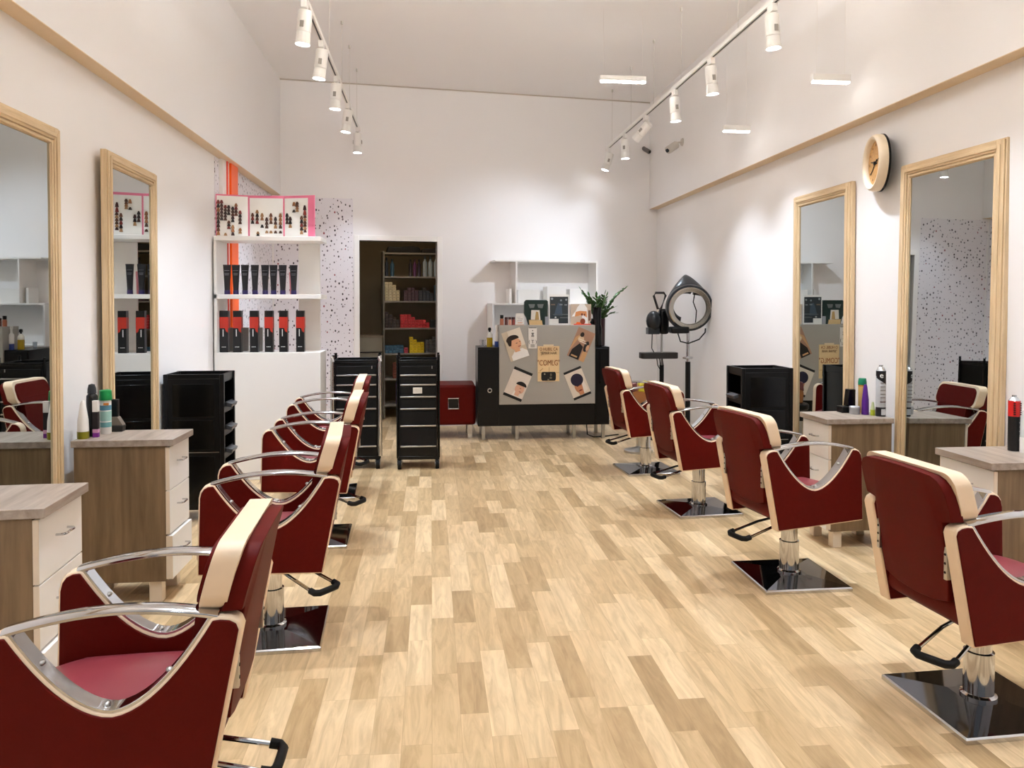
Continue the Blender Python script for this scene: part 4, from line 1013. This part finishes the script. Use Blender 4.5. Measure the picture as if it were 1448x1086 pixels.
# top shelf bottles
def rackbottle(x, z, c, h, r, lab, grp=None, nm='stock_bottle'):
    tb = thing(nm, lab, 'bottle', RB @ Vector((x, sy0+.06, z)), 0, grp)
    MB().lathe([(r, 0), (r, h*.7), (r*.45, h*.8), (r*.45, h*.86)], 14).build('bottle_body', cm(c, .3), tb)
    MB().lathe([(r*.55, h*.8605), (r*.5, h)], 12).build('cap', cm(tuple(int(v*.5) for v in c), .4), tb)
for i, (x, c, h, r, lb) in enumerate(((.03, (52, 62, 76), .24, .022, 'dark blue stock bottle at the left end of the top storeroom shelf'), (.10, (60, 96, 120), .22, .026, 'blue stock bottle second on the top storeroom shelf'),
    (.33, (60, 52, 58), .22, .022, 'dark stock bottle left of the purple bottle on the top storeroom shelf'), (.385, (110, 64, 110), .22, .022, 'purple stock bottle on the top storeroom shelf'), (.44, (56, 44, 62), .22, .022, 'dark plum stock bottle right of the purple bottle'))):
    rackbottle(s(x), 1.80, c, h, r, lb)
for i, x in enumerate((.515, .585, .655, .72)): rackbottle(s(x), 1.80, (176, 192, 202), .26, .028, 'pale grey stock bottle on the top storeroom shelf, '+('first of four', 'second of four', 'third of four', 'fourth of four')[i]+' from the left', 'pale bottles on the top storeroom shelf')
for i, (x, z, w, h, c, lb) in enumerate(((.25, 2.10, .44, .09, (34, 34, 38), 'long dark bundle lying on top of the storage rack'), (.62, 2.10, .30, .07, (48, 44, 46), 'second dark bundle on top of the storage rack, right'))):
    tag(MB().prism([(-w/2, 0), (w/2, 0), (w/2-.02, h*.8), (w/4, h), (-w/5, h*.85), (-w/2+.02, h*.9)], 'Y', -.1, .1).build('bundle', cm(c, .7), None, bevel=.015, loc=RB @ Vector((s(x), sy0+.15, z)), rot=(0, 0, BA)), lb, 'bundle')
tag(MB().box(-.03, .03, -.04, .04, 0, .11).build('stock_box', cm((70, 60, 40)), None, loc=RB @ Vector((s(.10), sy0-.03 if 0 else sy0+.16, 1.49)), rot=(0, 0, BA)), 'brown box behind the cream stack on the second storeroom shelf', 'box') if 0 else None
# ledge in the storeroom
t = thing('low_counter', 'grey brown low counter at the left inside the storeroom', 'counter', RB @ Vector((dl-.10, .62, 0)), BA)
MB().box(-.14, .40, 0, .5, 0, 1.035).build('carcass', cm((128, 120, 102)), t); MB().box(-.14, .405, -.01, .5, 1.035, 1.06).build('top', cm((120, 104, 84)), t)
MB().box(-.14, .395, -.008, -.001, .845, .86).build('joint_line', W['black'], t)

t = thing('stock_fill_lamp', 'added unseen dim lamp on the storeroom ceiling to brighten the stock', 'light', RB @ Vector((bs(-.35), .35, 2.62)), BA)  # lamp added out of sight to brighten the storeroom stock
MB().lathe([(.09, .03), (.09, .08)], 24).build('lamp_base', W['lamp'], t)
MB().lathe([(.0, -.01), (.05, 0), (.08, .029)], 24).build('lamp_shade', mat('dim lamp shade', (255, 240, 215), .4, emit=(255, 226, 180), estr=14.), t)

# ------------------------------------------------------------------ track lighting
def aim(d): return Vector(d).normalized()
ZTL, ZTRR = 3.36, 3.325
def make_track(x, y0, y1, label, wires, ZTR):
    t = thing('lighting_track', label, 'light track', (x, 0, ZTR))
    MB().box(-.017, .017, y0, y1, 0, .034).build('rail', W['lamp'], t, bevel=.002)
    MB().box(-.006, .006, y0+.01, y1-.01, -.002, .001).build('conductor_slot', W['black'], t)
    MB().box(-.020, .020, y1, y1+.03, -.002, .036).build('end_cap', W['lamp'], t)
    for y in wires: MB().cyl((0, y, .034), (0, y, ZC-ZTR-.004), .0016, n=6).lathe([(.010, ZC-ZTR-.03), (.010, ZC-ZTR)], 10, Matrix.Translation((0, y, 0))).build('suspension_wire', cm((200, 196, 188)), t)
    return t
make_track(-.79, -1.6, 8.62, 'left ceiling track carrying five spotlights, hung on thin wires', (-.8, 1.2, 3.2, 5.2, 6.2, 7.05, 7.70, 8.45), ZTL)
make_track(2.13, -1.6, 9.20, 'right ceiling track carrying six spotlights, hung on thin wires', (-.8, 1.2, 3.2, 5.2, 6.43, 7.24, 8.09, 8.95), ZTRR)
def make_head(loc, tgt, label, visible=True, power=60., size=86, blend=.85, color=(.84, .945, 1.08)):
    t = thing('track_spotlight', label, 'spotlight', loc, 0, 'white track spotlights')
    d = (Vector(tgt)-Vector(loc)).normalized()
    piv = Vector((0, 0, -.115))
    Mh = Matrix.Translation(piv) @ d.to_track_quat('Z', 'Y').to_matrix().to_4x4()
    MB().box(-.018, .018, -.04, .04, -.05, 0).build('adapter', W['lamp'], t, bevel=.003)
    MB().cyl((0, 0, -.05), (0, 0, -.085), .010, n=12).build('stem', cm((196, 190, 182), .35), t)
    MB().lathe([(.040, -.055), (.045, -.05), (.045, .075), (.043, .08)], 24, Mh).build('driver_can', W['lamp'], t)
    hd = MB().lathe([(.043, .082), (.046, .15), (.050, .158), (.046, .158), (.040, .150)], 24, Mh).build('lamp_head', W['lamp'], t)
    MB().lathe([(.0455, .149), (.0455, .151)], 24, Mh).build('lens', W['glow'], hd)
    for s_ in (-1, 1): MB().box(s_*.0455-.003, s_*.0455+.003, -.012, .012, .02, .06, Mh).build('vent', cm((150, 144, 136)), t)
    ld = bpy.data.lights.new('spot_beam', 'SPOT'); ld.energy = power; ld.spot_size = R(size); ld.spot_blend = blend; ld.shadow_soft_size = .035; ld.color = color
    lo = bpy.data.objects.new('spot_beam', ld); COL.objects.link(lo); lo.parent = t
    lo.location = piv+d*.17; lo.rotation_euler = d.to_track_quat('-Z', 'Y').to_euler()
    return t
WL = (1., .975, .95)
PW = 66.
nmL = ['nearest spotlight of the left track', 'second spotlight of the left track', 'third spotlight of the left track', 'fourth spotlight of the left track, tilted to the wall', 'last spotlight of the left track, by the back wall']
TL = [(-1.1, 5.05, 0), (-1.2, 5.75, 0), (-1.0, 6.65, 0), (-1.2, 7.45, 0), (-.8, 8.45, 0)]
for i, y in enumerate((5.0, 5.75, 6.62, 7.50, 8.50)): make_head((-.79, y, ZTL), TL[i], 'white track '+nmL[i], power=(PW, PW, PW, PW, PW*.4)[i])
nmR = ['nearest spotlight of the right track', 'second spotlight of the right track', 'third spotlight of the right track', 'fourth spotlight of the right track, turned to the back wall', 'fifth spotlight of the right track', 'last spotlight of the right track, by the back wall']
TR = [(2.35, 4.68, 0), (2.45, 5.75, 0), (2.35, 6.62, 0), (.8, 9.2, 1.5), (2.2, 8.3, 0), (1.55, 9.1, 1.5)]
for i, y in enumerate((4.66, 5.72, 6.60, 7.52, 8.34, 9.12)): make_head((2.13, y, ZTRR), TR[i], 'white track '+nmR[i], power=(PW, PW, PW, PW*.75, PW*.6, PW*.08)[i])
# heads of the same tracks in front of and behind the camera (outside the frame)
for x, ys, tx in ((-.79, (3.7, 2.5, 1.2, -.2), -1.0), (2.13, (3.5, 2.4, 1.2, -.2), 2.3)):
    for y in ys: make_head((x, y, ZTL if x < 0 else ZTRR), (tx, y+.1, 0), 'white track spotlight above the camera', power=PW*.8)

# slim light bars: one hanging lamp, two standing in for lamp reflections in glass
W['glowbar2'] = mat('bright led diffuser', (255, 255, 255), .4, emit=(255, 252, 250), estr=40.)
def led_bar(loc, L, label, hot=False):
    t = thing('lamp_or_reflection_bar', label, 'light', loc, 0, 'slim white light bars')
    MB().box(-L/2, L/2, -.018, .018, .006, .05).build('housing', W['lamp'], t, bevel=.002)
    MB().box(-L/2+.004, L/2-.004, -.016, .016, -.006, .006).build('diffuser', W['glowbar2' if hot else 'glowbar'], t, bevel=.002)
    for s_ in (-1, 1): MB().cyl((s_*(L/2-.03), 0, .05), (s_*(L/2-.03), 0, ZC-loc[2]-.002), .0006, n=5).build('wire', cm((236, 230, 222)), t)
led_bar((1.64, 6.5, 3.355), .40, 'slim white light bar hanging left of the right track near the ceiling', True)
led_bar((2.54, 4.70, 2.865), .25, 'glowing bar standing in for a glass reflection of a lamp, above the clock')
led_bar((2.53, 6.2, 2.885), .23, 'glowing bar standing in for a lamp reflection, before the right wall near the security camera')

# added tube uplights, unseen above the frame, to lift ceiling and upper walls
W['tube'] = mat('glowing tube', (255, 255, 255), .4, emit=(255, 251, 247), estr=95.)
def fill_tube_lamp(y, z, label):
    t = thing('fill_tube_lamp', label, 'light', (.6, y, z))
    MB().box(-.62, .62, -.012, .012, .034, .05).build('rail', W['lamp'], t, bevel=.003)
    MB().tube([(-.6, 0, 0), (.6, 0, 0)], .03, 16).build('tube', W['tube'], t)
    MB().prism([(-.09, .01), (-.06, -.05), (.06, -.05), (.09, .01), (.085, .01), (.055, -.044), (-.055, -.044), (-.085, .01)], 'X', -.62, .62).build('trough', W['lamp'], t)  # added trough keeps the tube light off the floor
    for s_ in (-.61, .61): MB().box(s_-.008, s_+.008, -.02, .02, -.03, .034).build('socket', W['lamp'], t)
    for s_ in (-.5, .5): MB().cyl((s_, 0, .05), (s_, 0, ZC-z-.002), .0012, n=6).build('wire', cm((214, 208, 200)), t)
fill_tube_lamp(2.3, 3.30, 'added unseen tube uplight in a trough over the room near the shop front')
fill_tube_lamp(3.9, 3.14, 'added unseen tube uplight in a trough over the middle of the room')

# security cameras
def cctv(loc, rz, label, c, s_=1.):
    t = thing('security_camera', label, 'camera', loc, rz)
    MB().lathe([(.035*s_, 0), (.03*s_, .012*s_)], 18, Matrix.Rotation(R(-90), 4, 'Y')).build('mount', cm(c, .4), t)
    MB().tube([(-.012*s_, 0, 0), (-.05*s_, 0, -.005*s_), (-.07*s_, 0, -.03*s_)], .009*s_).build('arm', cm(c, .4), t)
    d = Vector((-.75, -.35, -.5)).normalized(); M = Matrix.Translation((-.075*s_, 0, -.035*s_)) @ d.to_track_quat('Z', 'Y').to_matrix().to_4x4()
    b = MB().lathe([(.026*s_, -.03*s_), (.034*s_, -.025*s_), (.034*s_, .085*s_), (.028*s_, .088*s_), (0, .083*s_)], 20, M).build('housing', cm(c, .35), t)
    MB().lathe([(.016*s_, .088*s_), (.016*s_, .1*s_), (0, .1*s_)], 16, M).build('lens', W['blackgloss'], t)
cctv((BR, 8.2, 3.22), 0, 'white bullet security camera on the right upper wall', (206, 200, 192), 1.25)
cctv((2.66, yb(2.66), 3.42), R(-90)+BA, 'small dark security camera on the back wall near the right corner', (110, 106, 104), .8) if 0 else cctv((2.66, yb(2.66)-.004, 3.40), R(90)+BA, 'small dark security camera on the back wall near the right corner', (110, 106, 104), .8)

# ------------------------------------------------------------------ world, fill from the shop front
w = bpy.data.worlds.new('mall light'); scene.world = w; w.use_nodes = True
bg = w.node_tree.nodes['Background']; bg.inputs['Color'].default_value = (.94, .97, 1., 1); bg.inputs['Strength'].default_value = .24

# ------------------------------------------------------------------ camera
cd = bpy.data.cameras.new('camera'); cam = bpy.data.objects.new('camera', cd); COL.objects.link(cam)
F = 1087.; pit = R(1.2); hor = 430.
ppy = hor+F*math.tan(pit)
cd.sensor_width = 36.; cd.lens = F/1448*36.; cd.sensor_fit = 'HORIZONTAL'
cd.shift_x = 0.; cd.shift_y = -(543.-ppy)/1448.
cam.location = (0, 0, 1.45); cam.rotation_euler = (R(90)-pit, 0, R(-6))
cd.clip_start = .05
scene.camera = cam
scene.view_settings.view_transform = 'Standard'; scene.view_settings.look = 'None'
scene.view_settings.gamma = 1.; scene.view_settings.use_curve_mapping = False
scene.view_settings.exposure = .86
scene.cycles.max_bounces = 14; scene.cycles.diffuse_bounces = 8
